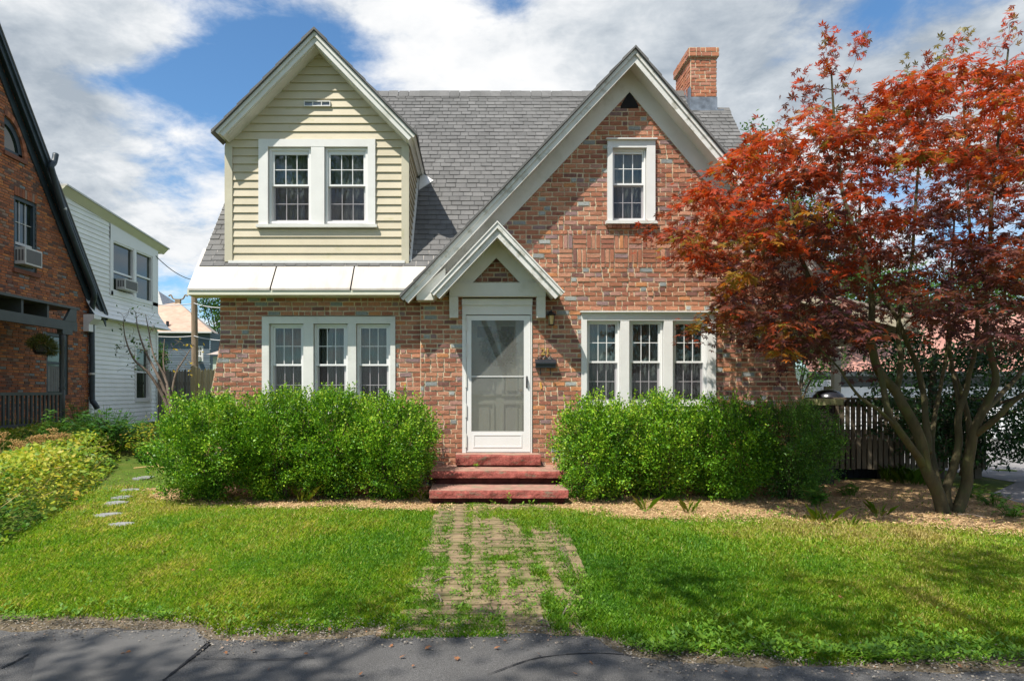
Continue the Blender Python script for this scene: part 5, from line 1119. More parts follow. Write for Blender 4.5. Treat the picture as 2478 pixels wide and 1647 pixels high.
cy_, cz_ = q[1], q[2]; MB().lathe((hx, cy_, cz_-.25), [(.09, 0), (.14, .05), (.16, .20), (.17, .21), (.15, .21)], 12).build('pot', M['black'], t)
m = MB()
for k in range(3): m.tube([(hx+.14*math.cos(k*2.1), cy_+.14*math.sin(k*2.1), cz_-.04), (hx, cy_, cz_+.42), (hx, cy_, 2.98)], .005, 4)
m.build('hanger', M['black'], t); n = 3800; d = unit(rng.normal(size=(n, 3))); P = np.stack([hx+d[:, 0]*.26*rng.uniform(.3, 1, n), cy_+d[:, 1]*.46*rng.uniform(.3, 1, n)+.12, cz_+.0+d[:, 2]*.20*rng.uniform(.3, 1, n)-.18*np.maximum(0, d[:, 1])], 1)
quads_obj('foliage', leaf_quads(P, d+rng.normal(0, .5, (n, 3)), rng.normal(size=(n, 3)), rng.uniform(.05, .12, n), rng.uniform(.006, .014, n)), rng.uniform(0, 1, n), LEAF['fern'], t)
# ------------------------------------------------------------------ behind, between the houses
def fence(x0, x1, Y, zt, zb, mt, lab, seed, wd=.10):
    r = random.Random(seed); t = thing('picket_fence', lab, 'fence', ((x0+x1)/2, Y, zb)); m = MB(); x = x0
    while x < x1:
        h = zt+r.uniform(-.03, .03); m.prism([(x, Y, zb), (x+wd-.012, Y, zb), (x+wd-.012, Y, h-.05), (x+wd*.5, Y, h+.02), (x, Y, h-.05)], (0, .02, 0), tint=r.random()); x += wd
    m.build('pickets', M[mt], t); MB().box(x0, x1, Y+.02, Y+.06, zb+.4, zb+.5).box(x0, x1, Y+.02, Y+.06, zt-.5, zt-.4).build('rail', M[mt], t)
fence(ux(381, 13), ux(466, 13), 13, uz(895, 13), .3, 'wood', 'old grey weathered picket fence beside the white wing', 1)
fence(ux(479, 12.6), ux(530, 12.6), 12.6, uz(893, 12.6), .3, 'newwood', 'newer tan picket fence beside the brick house corner', 2)
tag(MB().box(ux(464, 12.5), ux(476, 12.5), 12.4, 12.56, .2, uz(888, 12.5)).prism([(ux(464, 12.5)-.01, 12.39, uz(888, 12.5)), (ux(476, 12.5)+.01, 12.39, uz(888, 12.5)), (ux(470, 12.5), 12.39, uz(888, 12.5)+.06)], (0, .18, 0)).build('fence_post', M['newwood']), 'square tan fence post between the two picket fences', 'fence post')
Yp = 16; t = thing('utility_pole', 'thin weathered utility pole behind the fence left of the house', 'utility pole', (ux(470.5, Yp), Yp, .2))
MB().tube([(ux(473, Yp), Yp, .2), (ux(470, Yp), Yp, uz(700, Yp)), (ux(469, Yp), Yp, uz(560, Yp)-3.2)], [.14, .11, .11], 10).build('pole', M['polewood'], t)
def cable(name, a, b, sag, rad, mt, lab, n=14):
    pts = [tuple(np.array(a)+(np.array(b)-np.array(a))*k/n-np.array([0, 0, sag*4*(k/n)*(1-k/n)])) for k in range(n+1)]
    tag(MB().tube(pts, rad, 5).build(name, M[mt]), lab, 'cable', 'overhead cables')
cable('overhead_cable', at(383, 737, Yp-.2), at(468, 734, Yp), .04, .018, 'pale', 'pale overhead cable left of the pole, level with the tan roof top')
cable('overhead_cable', at(468, 733, Yp), at(545, 745, 12), .05, .018, 'pale', 'pale overhead cable right of the pole, level with the tan roof top')
cable('overhead_cable', at(383, 814, Yp-.2), at(468, 813, Yp), .03, .018, 'pale', 'low pale cable crossing the blue house left of the pole')
cable('overhead_cable', at(468, 812, Yp), at(545, 824, 12), .04, .018, 'pale', 'low pale cable crossing the blue house right of the pole')
cable('overhead_cable', side(377, 619, -11), at(470, 678, Yp-.3), .15, .014, 'wire', 'thin dark cable from the white wing eave down to the pole')
Yb = 34; bh = thing('blue_house', 'dark blue clapboard house with tan and coral hip roof behind fence', 'house', (ux(450, Yb), Yb+4, .2)); rbh = random.Random(4)
m = MB(); bx0, bx1 = ux(300, Yb), ux(508, Yb); ez = uz(803, Yb); gwb = srect
wr = (ux(477, Yb), ux(492, Yb), uz(873, Yb), uz(837, Yb))
coursed(m, front(Yb), [(bx0, 0), (bx1, 0), (bx1, ez), (bx0, ez)], [wr], .11, 30, 'siding', rbh); coursed(m, east(bx1), [(Yb, 0), (Yb+7, 0), (Yb+7, ez), (Yb, ez)], [], .11, 30, 'siding', rbh)
m.build('wall', M['blue'], bh)
hip = MB(); apx = (ux(431, Yb+3.2), Yb+3.2, uz(731, Yb+3.2)); o_ = .35
e = [(ux(334, Yb-.4), Yb-.4, ez), (ux(513, Yb-.4), Yb-.4, ez), (ux(540, Yb+6.6), Yb+7.4, ez), (ux(334, Yb-.4), Yb+7.4, ez)]
apl = (apx[0]-3.2, apx[1], apx[2]-.5)
r_ = 26                                               # front slope in courses, coral patches low down
A, Bc = Vector(e[0]), Vector(e[1]); ap = Vector(apx); al = Vector(apl)
for k in range(r_):
    f0, f1 = k/r_, (k+1)/r_
    for i in range(18):
        g0, g1 = i/18, (i+1)/18
        P = lambda f, g: (A.lerp(al, f)).lerp(Bc.lerp(ap, f), g)
        hip.add([tuple(P(f0, g0)), tuple(P(f0, g1)), tuple(P(f1, g1)), tuple(P(f1, g0))], [(0, 1, 2, 3)], min(1, max(0, rbh.gauss(.35+(.45 if k in (5, 6, 7, 8, 9) and rbh.random() < .6 else 0), .18))))
hip.build('roof', M['roofpink'], bh)
MB().add([e[1], e[2], apx], [(0, 1, 2)]).add([e[2], e[3], apl, apx], [(0, 1, 2, 3)]).add([e[3], e[0], apl], [(0, 1, 2)]).build('roof', M['rooftan'], bh)
m = MB().box(e[0][0], e[1][0], Yb-.5, Yb-.38, ez-.10, ez); m.build('gutter', M['acbody'], bh)
MB().tube([at(405.5, 792, Yb+.3), at(405.5, 777, Yb+.3)], .10, 8).build('vent_pipe', M['black'], bh)
m = MB(); c = Vector(apx); m.box(c.x-.18, c.x+.18, c.y-.1, c.y+.1, c.z-.1, c.z+.22)
for sg in (-1, 1): m.tube(spline([(c.x+sg*.12, c.y, c.z+.18), (c.x+sg*.35, c.y, c.z+.25), (c.x+sg*.5, c.y, c.z+.5), (c.x+sg*.66, c.y, c.z+.42)], 4), .05, 6)
m.build('finial', M['polewood'], bh)
m = MB().ring(front(Yb), wr, (wr[0]+.06, wr[1]-.06, wr[2]+.06, wr[3]-.06), -.05, .03); sash_grid(m, front(Yb), wr[0], wr[1], wr[2], wr[3], -.02, .0, 3, 3, .05); wn = m.build('window', M['white'], bh)
MB().pbox(front(Yb), wr[0], wr[1], wr[2], wr[3], -.08, -.06).build('pane', M['nglass'], wn)
tag(MB().box(ux(478, Yb), ux(485, Yb), Yb-.4, Yb+.02, uz(873, Yb), uz(862, Yb)).build('air_conditioner', M['white']), 'small white air conditioner in the blue house window', 'air conditioner')
# pale turret roof behind the blue house
Yt = 52; t = thing('turret_house', 'pale turret with pointed grey shingle roof behind the tan roof', 'tower', (ux(389, Yt), Yt, 0))
cx_, zt_ = ux(389, Yt), uz(704, Yt); hw = 1.55; zb0 = uz(758, Yt)-.3
MB().add([(cx_-hw*1.5, Yt-hw, zb0), (cx_+hw*.75, Yt-hw, zb0), (cx_-.2, Yt, zt_)], [(0, 1, 2)], 0, 0).add([(cx_+hw*.75, Yt-hw, zb0), (cx_+hw*1.9, Yt+hw, zb0+.0), (cx_-.2, Yt, zt_)], [(0, 1, 2)], 0, 1).add([(cx_+hw*1.9, Yt+hw, zb0), (cx_-hw*1.5, Yt+hw, zb0), (cx_-.2, Yt, zt_)], [(0, 1, 2)], 0, 1).add([(cx_-hw*1.5, Yt+hw, zb0), (cx_-hw*1.5, Yt-hw, zb0), (cx_-.2, Yt, zt_)], [(0, 1, 2)], 0, 0).build('roof', [M['roofgrey'], M['lead']], t)
MB().prism([(cx_-hw*1.3, Yt-hw+.15, 0), (cx_+hw*.65, Yt-hw+.15, 0), (cx_+hw*1.7, Yt+hw-.1, 0), (cx_-hw*1.3, Yt+hw-.1, 0)], (0, 0, zb0)).build('wall', M['roofgrey'], t)
# small pale shed at the fence, right edge by the brick corner
Ys = 20; t = thing('shed', 'small pale green shed with tan roof between fence and brick house', 'shed', (ux(535, Ys), Ys+1, .2))
MB().box(ux(515, Ys), ux(600, Ys), Ys, Ys+2, 0, uz(862, Ys)).build('wall', mat('pale_green_paint', (.45, .5, .42), .6), t)
MB().prism([(ux(503, Ys), Ys-.2, uz(858, Ys)), (ux(620, Ys), Ys-.2, uz(858, Ys)), (ux(560, Ys), Ys+1, uz(830, Ys)), (ux(545, Ys), Ys+1, uz(838, Ys))], (0, .6, .1)).build('roof', M['rooftan'], t)
# ------------------------------------------------------------------ right side: side porch, deck, garage
sp = thing('side_deck', 'brown stained wooden deck railing with vertical slats at right of house', 'deck', (6.3, 1.2, 0)); Yd = 1.2
m = MB(); rdk = random.Random(8); xa, xb = ux(1955, Yd), 8.6; x = xa; zt, zb = uz(967, Yd), uz(1133, Yd)
while x < xb: m.box(x, x+.066, Yd, Yd+.03, zb+rdk.uniform(-.02, .02), zt, rdk.random()); x += .092
m.build('slats', M['deckwood'], sp); MB().box(xa, xb, Yd-.05, Yd+.10, zt, zt+.04, .6).box(xa, xb, Yd+.03, Yd+.09, zb+.33, zb+.42, .3).box(xa, xb, Yd+.03, Yd+.09, zt-.12, zt-.03, .3).build('rail', M['deckwood'], sp)
m = MB().box(xa, xb, Yd+.1, 4.6, zb+.42, zb+.47, .5); m.build('deck_floor', M['deckwood'], sp)
m = MB(); 
for X in (xa+.05, 6.9, 8.5): m.box(X, X+.12, Yd+.1, Yd+.22, 0, zb+.42, .4)
m.build('post', M['deckwood'], sp)
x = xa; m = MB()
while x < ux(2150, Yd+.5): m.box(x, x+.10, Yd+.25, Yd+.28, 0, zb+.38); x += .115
m.build('skirting', M['void'], sp)  # near-black slats, the shadow under the deck put into their colour
M['piershade'] = mat('shadowed_brick', (.045, .035, .03), .9, .3, 12.); pc = thing('brick_pier', 'low brick pier with mossy stone cap beside the house', 'pier', (5.45, .9, 0))  # pier brick nearly black, the shadow on it put into the colour
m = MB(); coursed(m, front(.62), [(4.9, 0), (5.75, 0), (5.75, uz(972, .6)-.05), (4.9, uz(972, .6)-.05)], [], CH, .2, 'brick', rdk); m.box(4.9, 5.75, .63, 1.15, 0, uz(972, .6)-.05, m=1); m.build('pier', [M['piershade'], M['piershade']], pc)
MB().box(4.86, 5.86, .55, 1.19, uz(972, .6)-.05, uz(965, .6)).build('cap', M['moss'], pc)
st_ = thing('brick_buttress', 'stepped mossy brick end at the foot of the right house corner', 'buttress', (4.98, .45, 0)); m = MB()
for k in range(6): m.box(4.80, 5.16-.035*k, .40, .6, 1.36+k*.068, 1.42+k*.068, rdk.random())
m.build('bricks', [mat('mossy_brick', (.30, .22, .11), .9, .3, 10., .3, 60.)], st_)
gr = thing('kettle_grill', 'dark round lidded kettle grill standing behind the deck rail', 'grill', (ux(2003, 1.9), 1.9, .6)); q = ux(2003, 1.9); zl = uz(968, 1.9)
MB().lathe((q, 1.9, zl), [(.28, -.05), (.285, 0), (.26, .09), (.19, .155), (.10, .185), (0, .19)], 20).build('lid', M['steel'], gr, smooth=True); MB().lathe((q, 1.9, zl), [(.10, -.30), (.22, -.2), (.28, -.06)], 20).build('bowl', M['steel'], gr, smooth=True)
MB().box(q-.06, q+.06, 1.87, 1.93, zl+.19, zl+.245).build('handle', M['moss'], gr); m = MB()
for k in range(3): m.tube([(q+.12*math.cos(k*2.1), 1.9+.12*math.sin(k*2.1), zl-.25), (q+.25*math.cos(k*2.1), 1.9+.25*math.sin(k*2.1), .55)], .015, 6)
m.build('leg', M['steel'], gr)
# porch roof over the deck, belongs to the brick house
Yr = 1.0; A_ = at(1930, 690, Yr); B_ = at(2230, 768, Yr); m = MB()
m.prism([(A_[0], Yr, A_[2]), (B_[0], Yr, B_[2]), (B_[0], Yr, B_[2]-.045), (A_[0], Yr, A_[2]-.045)], (0, 3.6, 0)); prf = m.build('porch_roof', M['rooftan'], house)
m = MB().prism([(A_[0], Yr+.02, A_[2]-.04), (B_[0], Yr+.02, B_[2]-.04), (B_[0], Yr+.02, B_[2]-.26), (A_[0], Yr+.02, A_[2]-.26)], (0, .04, 0)); m.build('fascia', M['cream'], prf)
m = MB(); k = 0; y = Yr+.06
while y < Yr+3.5: m.prism([(A_[0], y, A_[2]-.20+.012*(k % 1)), (B_[0], y, B_[2]-.20), (B_[0], y+.17, B_[2]-.19), (A_[0], y+.17, A_[2]-.19)], (0, 0, .01)); y += .18; k += 1
m.build('soffit', M['cream'], prf)
MB().prism([(B_[0]-.25, Yr+.1, B_[2]-.05), (B_[0]-.1, Yr+.1, B_[2]-.09), (B_[0]-.1, Yr+.1, B_[2]-.33), (B_[0]-.25, Yr+.1, B_[2]-.28)], (0, 3.4, 0)).build('beam', M['cream'], prf)
X = ux(2024, 3.9); MB().box(X-.07, X+.07, 3.85, 3.99, .5, 3.0).build('post', M['cream'], prf)
# white garage with coral roof beyond the driveway
Yg = 11.; gh = thing('garage', 'white clapboard garage with coral roof beyond the deck', 'garage', (13, Yg+3, 0)); m = MB(); gx0, gx1 = ux(1975, Yg), 21.; ez = 2.25; rgh = random.Random(6)
dr_ = (ux(2330, Yg), ux(2440, Yg), 0, 2.0)
coursed(m, front(Yg), [(gx0, -.1), (gx1, -.1), (gx1, ez), (gx0, ez)], [], .13, 40, 'siding', rgh); m.box(gx0+.03, gx1-.03, Yg+.05, Yg+7, -.1, ez); m.build('wall', M['nsiding'], gh)
m = MB(); sR = .62
for k in range(16):
    f0, f1 = k/16, (k+1)/16
    for i in range(20): m.add([(gx0-.4+(gx1-gx0+.8)*i/20, Yg-.45+3.6*f0, ez-.18+3.6*f0*sR), (gx0-.4+(gx1-gx0+.8)*(i+1)/20, Yg-.45+3.6*f0, ez-.18+3.6*f0*sR), (gx0-.4+(gx1-gx0+.8)*(i+1)/20, Yg-.45+3.6*f1, ez-.18+3.6*f1*sR), (gx0-.4+(gx1-gx0+.8)*i/20, Yg-.45+3.6*f1, ez-.18+3.6*f1*sR)], [(0, 1, 2, 3)], rgh.random())
m.build('roof', M['roofcoral'], gh); MB().box(gx0-.4, gx1+.4, Yg-.47, Yg-.40, ez-.30, ez-.16).build('gutter', M['slategrey'], gh)
MB().box(gx0-.3, gx0+7.2, Yg-.04, Yg-.0, 1.62, ez-.2).build('dark_band', M['slategrey'], gh)
t = thing('block_wall', 'low white painted block wall behind the grill', 'wall', (ux(1975, 9), 9, 0)); m = MB(); coursed(m, front(9.), [(ux(1900, 9), 0), (ux(2016, 9), 0), (ux(2016, 9), uz(919, 9)), (ux(1900, 9), uz(919, 9))], [], .06, .2, 'brick', rgh); m.build('blocks', [mat('white_block', (.62, .63, .65), .8, .08, 20.), M['acbody']], t)
# driveway at the right
o = quads_obj('driveway', np.array([[7.2, -1.35, .01], [30, -2.4, .01], [30, 10.9, .01], [8.9, 10.9, .01], [8.8, .8, .01], [7.5, -.4, .01]]), [0], M['drive'], loc=(0, 0, 0), shared=np.array([[0, 1, 2, 3, 4, 5]])); tag(o, 'pale asphalt driveway', None, None, 'structure')
# small plants at the deck foot and the driveway edge
x, y = on_ground(2190, 1165); 
for i, (qx, qy, h, n, sp_, lab) in enumerate(((2175, 1165, .30, 40, .30, 'bright green tall grass clump seen under the deck beside the maple'), (2215, 1172, .30, 30, .2, 'bright green grass clump just left of the maple trunks'))):
    x, y = on_ground(qx, qy); tuft('grass_tuft', x, y, h, n*2, sp_, LEAF['weed'], lab, 'grass tuft', 'grass tufts by the deck', 90+i)
for i, (qx, qy, lab) in enumerate(((2355, 1205, 'small leafy weed right of the maple trunk at driveway edge'), (2405, 1225, 'leafy weed at the driveway edge, between the maple and frame edge'), (2450, 1250, 'leafy weed on dark mulch at the far right'), (2060, 1200, 'low leafy weed in shade below the deck slats'))):
    x, y = on_ground(qx, qy); leafy('broadleaf_weed', lab, x, y, .20, 14, .08, LEAF['weed'], 30+i, .22, wid=.5, group='weeds near the maple')
# ------------------------------------------------------------------ Japanese maple
def inpoly(px, py, poly):
    poly = np.array(poly); c = np.zeros(len(px), bool); j = len(poly)-1
    for i in range(len(poly)):
        xi, yi = poly[i]; xj, yj = poly[j]; c ^= ((yi > py) != (yj > py)) & (px < (xj-xi)*(py-yi)/(yj-yi+1e-9)+xi); j = i
    return c
def grow(limbs, tips, mb, r, wood=.0042, mind=.0):
    """limbs: list of (points, radius0, radius1); every tip is tied by a curved twig to the nearest older wood"""
    nodes = []
    for pts, r0, r1 in limbs:
        q = spline(pts, 6); n = len(q); mb.tube(q, list(np.linspace(r0, r1, n)), 9, cap=True)
        nodes += [(p, r0+(r1-r0)*i/n) for i, p in enumerate(q) if i > n*.35]
    NP = np.array([p for p, _ in nodes]); NR = [q for _, q in nodes]
    order = np.argsort([np.min(np.linalg.norm(NP-t, axis=1)) for t in tips])
    for k in order:
        t = np.array(tips[k]); v = t-NP; d = np.linalg.norm(v, axis=1)+.9*np.maximum(0, -v[:, 2]+.0)*.6; j = int(np.argmin(d)); p0 = NP[j]; ln_ = np.linalg.norm(t-p0)
        if ln_ < .03: continue
        mid = p0*.5+t*.5+np.array([0, 0, .10*ln_])+r.normal(0, .05*ln_, 3); q = spline([tuple(p0), tuple(mid), tuple(t)], 5)
        rr = min(NR[j]*.7, wood+.007*ln_); mb.tube(q, list(np.linspace(rr, wood*.55, len(q))), 5, cap=False)
        NP = np.concatenate([NP, np.array(q[3:])]); NR += [max(rr*.75, wood*.6)]*(len(q)-3)
def maple():
    r = np.random.RandomState(4); Yb = -1.9
    bx, by = ux(2300, Yb), Yb; t = thing('japanese_maple', 'red-leaved Japanese maple with several smooth trunks at right of the house', 'tree', (bx, by, 0))
    L = []
    def limb(pts, r0, r1): L.append(([at(px, py, Y) for px, py, Y in pts], r0, r1))
    limb([(2284, 1246, -1.95), (2270, 1195, -1.95), (2253, 1160, -1.97), (2238, 1124, -2.0), (2230, 1075, -2.05), (2210, 1024, -2.1), (2183, 977, -2.15), (2166, 945, -2.15), (2127, 899, -2.2), (2112, 850, -2.25), (2107, 816, -2.3)], .080, .042)
    limb([(2107, 816, -2.3), (2060, 775, -2.4), (2007, 735, -2.5), (1966, 687, -2.55), (1945, 640, -2.6), (1925, 560, -2.6), (1905, 450, -2.55)], .045, .014)
    limb([(2107, 816, -2.3), (2110, 733, -2.35), (2105, 690, -2.4), (2085, 600, -2.4), (2040, 470, -2.3), (2020, 300, -2.2), (2012, 180, -2.2)], .040, .010)
    limb([(2232, 1124, -2.0), (2222, 1105, -2.1), (2206, 1083, -2.2), (2172, 1035, -2.35), (2150, 1000, -2.4), (2140, 950, -2.4), (2128, 890, -2.35)], .05, .030)
    limb([(2172, 1035, -2.35), (2130, 995, -2.5), (2082, 961, -2.6), (2049, 919, -2.65), (2028, 888, -2.7), (1990, 850, -2.75)], .022, .008)
    limb([(2246, 1095, -1.85), (2245, 1060, -1.75), (2239, 1006, -1.7), (2235, 955, -1.6), (2218, 882, -1.5), (2195, 830, -1.5), (2173, 774, -1.5), (2140, 724, -1.5), (2102, 660, -1.55), (2080, 560, -1.6), (2085, 420, -1.6), (2090, 250, -1.7)], .045, .010)
    limb([(2169, 950, -2.15), (2178, 905, -2.0), (2180, 860, -1.9), (2173, 816, -1.8), (2180, 740, -1.7), (2205, 640, -1.7), (2215, 500, -1.7), (2230, 330, -1.7), (2260, 210, -1.8)], .036, .010)
    limb([(2296, 1240, -1.8), (2275, 1187, -1.7), (2262, 1129, -1.6), (2255, 1085, -1.5), (2260, 1020, -1.3), (2275, 940, -1.1), (2290, 850, -.9), (2300, 700, -.8), (2310, 520, -.8)], .045, .012)
    limb([(2312, 1248, -1.9), (2330, 1200, -1.9), (2340, 1165, -1.9), (2341, 1129, -1.92), (2349, 1088, -1.95), (2358, 1039, -2.0), (2378, 995, -2.05), (2402, 945, -2.1), (2410, 915, -2.1), (2397, 850, -2.1), (2385, 774, -2.1), (2395, 650, -2.1), (2400, 480, -2.1), (2420, 300, -2.1), (2440, 120, -2.1)], .074, .010)
    limb([(2300, 1242, -1.85), (2290, 1187, -1.85), (2310, 1122, -1.85), (2320, 1070, -1.85), (2318, 1020, -1.85), (2324, 985, -1.85), (2338, 945, -1.85), (2345, 905, -1.85), (2359, 850, -1.85), (2365, 750, -1.85), (2350, 600, -1.85), (2340, 420, -1.9), (2330, 200, -1.9)], .054, .010)
    limb([(2322, 985, -1.85), (2312, 930, -1.7), (2303, 880, -1.6), (2300, 820, -1.5), (2330, 700, -1.4), (2380, 560, -1.3)], .030, .010)
    limb([(2362, 1050, -2.0), (2407, 1015, -2.2), (2447, 975, -2.3), (2500, 935, -2.4), (2580, 850, -2.5), (2640, 700, -2.6)], .042, .012)
    limb([(2378, 998, -2.05), (2425, 950, -1.7), (2470, 900, -1.5), (2530, 800, -1.3), (2580, 600, -1.3)], .038, .012)
    limb([(2330, 1150, -1.8), (2346, 1060, -1.7), (2340, 1000, -1.6), (2330, 960, -1.5), (2310, 900, -1.2)], .045, .02)
    poly = [(1610, 575), (1640, 525), (1690, 450), (1728, 412), (1765, 370), (1800, 328), (1850, 300), (1907, 262), (1935, 225), (1955, 230), (1985, 250), (2060, 260), (2130, 215), (2190, 160), (2260, 140), (2340, 140), (2400, 150), (2478, 110), (2600, 150), (2720, 300), (2740, 520), (2650, 780), (2500, 830), (2420, 810), (2330, 790), (2200, 750), (2140, 790), (2060, 850), (1990, 850), (1900, 870), (1860, 830), (1790, 790), (1730, 790), (1715, 770), (1750, 735), (1715, 680), (1660, 625)]
    n = 5200; px = r.uniform(1550, 2740, n); py = r.uniform(30, 930, n); kp = inpoly(px, py, poly); px, py = px[kp], py[kp]
    ex = (px-2230)/640; ey = (py-470)/440; rad = np.clip(1-ex*ex*.9-ey*ey*.55, .05, 1)**.5
    dy = r.uniform(-1, 1, len(px)); Y = -1.95+dy*2.0*rad; Y = np.where(px < 1925, np.minimum(Y, -.75), Y); Y = np.minimum(Y, .35)
    keep = 710; idx = r.permutation(len(px))[:keep]; px, py, Y = px[idx], py[idx], Y[idx]
    tufts = [(2012, 85, -2.2), (2008, 120, -2.2), (2020, 160, -2.2), (1998, 150, -2.2), (2088, 82, -1.9), (2075, 120, -1.9), (2050, 190, -2.), (2065, 230, -2.), (1945, 195, -2.3), (1955, 220, -2.3), (1985, 215, -2.2), (2330, 88, -1.9), (2310, 115, -1.9), (2280, 130, -1.9), (2240, 150, -1.8), (2200, 170, -1.8), (2444, 50, -2.1), (2440, 85, -2.1), (2420, 110, -2.1), (2380, 115, -2.), (1905, 272, -2.4), (1825, 322, -2.5), (1560, 563, -2.3), (1590, 560, -2.3), (1640, 470, -2.3), (1655, 802, -1.2), (1690, 790, -1.2), (1740, 775, -1.2), (1720, 800, -1.2), (1790, 800, -1.25), (1820, 820, -1.3), (1880, 900, -1.0), (1905, 880, -1.1), (1870, 840, -1.2),
             (2230, 790, -2.9), (2280, 790, -3.), (2320, 800, -3.), (2360, 810, -3.), (2390, 820, -2.9), (2300, 770, -3.), (2250, 760, -3.), (1985, 880, -2.6), (2060, 880, -2.6), (2110, 900, -2.2), (2020, 850, -2.6), (1960, 840, -2.6)]
    for a in tufts: px = np.append(px, a[0]); py = np.append(py, a[1]); Y = np.append(Y, a[2])
    T = np.array([at(a, b, c) for a, b, c in zip(px, py, Y)])
    wood = MB(); grow(L, [tuple(q-np.array([0, 0, .02])) for q in T], wood, r); tr = wood.build('trunk', M['bark'], t, smooth=True)
    V = []; tt = []; cen = T.mean(axis=0); nt_ = len(tufts)
    for i, c in enumerate(T):
        small = i >= len(T)-nt_; q = 20 if small else r.randint(24, 46); sp = .10 if small else r.uniform(.16, .32)
        out = c-np.array([bx, by, 2.2]); out[2] = 0; out = out/max(np.linalg.norm(out), .3)
        ang = r.uniform(0, 6.28, q); rr = sp*np.sqrt(r.uniform(0, 1, q)); off = np.stack([np.cos(ang)*rr, np.sin(ang)*rr, r.normal(0, .10 if small else .03, q)-.6*rr*rr/sp], 1)+out*rr[:, None]*.25
        P = c+off; A = np.stack([np.cos(ang), np.sin(ang), r.uniform(-.75, -.05, q)], 1)+out*.5+r.normal(0, .2, (q, 3)); Nn = np.array([0, 0, 1.])+r.normal(0, .30, (q, 3))-.25*out
        if small and py[i] < 300: A = r.normal(0, .7, (q, 3))+np.array([0, 0, .1])
        l = r.uniform(.065, .105, q)*(1.0 if not small else .85)
        w = palmate(P, A, Nn, l); V.append(w)
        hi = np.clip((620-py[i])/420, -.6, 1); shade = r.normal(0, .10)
        tb = np.clip(.34+.37*hi+shade+r.normal(0, .12, q)+(.14 if px[i] < 1900 else 0), 0, .99)  # redder young growth up high; lower leaves darkened, shade put into the tint
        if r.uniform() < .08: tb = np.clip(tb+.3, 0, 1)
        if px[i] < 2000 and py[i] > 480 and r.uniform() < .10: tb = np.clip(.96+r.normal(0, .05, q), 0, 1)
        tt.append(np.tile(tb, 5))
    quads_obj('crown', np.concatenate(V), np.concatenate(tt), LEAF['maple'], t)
maple()
# ------------------------------------------------------------------ other trees
def tree(name, label, x, y, h, crown, n_cl, per, leaf, mt, seed, trunk_r=.18, spread=.5, limbs=7, cat='tree', group=None, flat=.7, wid=.5):
    """crown: list of ellipsoids (cx, cy, cz, rx, ry, rz) in world metres"""
    r = np.random.RandomState(seed); z0 = float(gz(x, y)); t = thing(name, label, cat, (x, y, z0), group); T = []
    vol = np.array([c[3]*c[4]*c[5] for c in crown]); vol = vol/vol.sum()
    for c, v in zip(crown, vol):
        k = max(4, int(n_cl*v)); d = unit(r.normal(size=(k, 3))); q = r.uniform(.45, 1.0, k)**.6*(1+.18*wob(d*2.+seed, 1.6)); T.append(np.stack([c[0]+d[:, 0]*c[3]*q, c[1]+d[:, 1]*c[4]*q, c[2]+d[:, 2]*c[5]*q], 1))
    T = np.concatenate(T); T = T[T[:, 2] > z0+.15]; L = []; top = max(c[2] for c in crown)
    L.append(([(x, y, z0-.05), (x+.1, y, z0+h*.3), (x-.05, y, z0+h*.55), (x, y, z0+h*.85)], trunk_r, trunk_r*.25))
    for k in range(limbs):
        a = k*2.4+r.uniform(-.3, .3); c = crown[k % len(crown)]; zb = z0+h*r.uniform(.15, .45)
        L.append(([(x, y, zb), (x*.5+c[0]*.5+math.cos(a)*c[3]*.3, y*.5+c[1]*.5+math.sin(a)*c[4]*.3, zb*.45+c[2]*.55), (c[0]+math.cos(a)*c[3]*.7, c[1]+math.sin(a)*c[4]*.7, c[2]+c[5]*r.uniform(-.2, .5))], trunk_r*.45, trunk_r*.1))
    wood = MB(); grow(L, [tuple(q) for q in T], wood, r, .012 if leaf > .1 else .006); wood.build('trunk', M['darkbark'], t, smooth=True)
    q = len(T)*per; P = np.repeat(T, per, 0); off = r.normal(0, 1, (q, 3))*np.array([spread, spread, spread*flat])*.55; P = P+off; P = P[P[:, 2] > z0+.05]; q = len(P)
    A = r.normal(0, .8, (q, 3))+np.array([0, 0, -.25]); l = r.uniform(.7, 1.3, q)*leaf
    V = leaf_quads(P, A, np.array([0, 0, .9])+r.normal(0, .6, (q, 3)), l, l*wid, .05)
    quads_obj('crown', V, np.clip(.45+r.normal(0, .2, q)+.16*wob(P, 1.1/spread), 0, 1), mt, t); return t
# dark low tree behind the maple, drooping almost to the ground
tree('shade_tree', 'dark green low-branching tree standing behind the maple by the driveway', ux(2262, 1.4), 1.4, 2.6, [(ux(2330, 1.0), 1.0, 1.45, 1.9, .9, .95), (ux(2205, .3), .3, 1.25, .6, .45, .42), (ux(2470, .8), .8, 1.2, 1.3, .9, .9), (ux(2260, 1.2), 1.2, .9, .7, .6, .65), (ux(2420, .6), .6, .62, 1.2, .6, .36), (ux(2280, 1.5), 1.5, 2.4, 1.5, .8, .8)], 380, 56, .075, LEAF['deep'], 3, .13, .26, flat=.45, wid=.45)
tree('backyard_tree', 'tall green tree rising behind the house right of the chimney', ux(1840, 11), 11, 9., [(ux(1835, 11), 11, 7.2, 1.6, 1.6, 2.0), (ux(1900, 11), 11, 5.6, 2.6, 2., 2.0), (ux(1806, 11), 11, uz(330, 11), .35, .35, .6), (ux(1990, 12), 12, 4.6, 2.4, 2, 1.7)], 150, 90, .13, LEAF['green'], 5, .2, .5)
tree('backyard_tree', 'broad green tree behind the side porch, beside the garage roof', ux(2105, 17), 17, 7., [(ux(2080, 17), 17, 5.0, 3.0, 2.4, 1.9), (ux(2010, 17), 17, 4.6, 2.4, 2, 1.7), (ux(2180, 17), 17, 4.1, 2., 2, 1.2)], 150, 90, .15, LEAF['green'], 6, .22, .6)
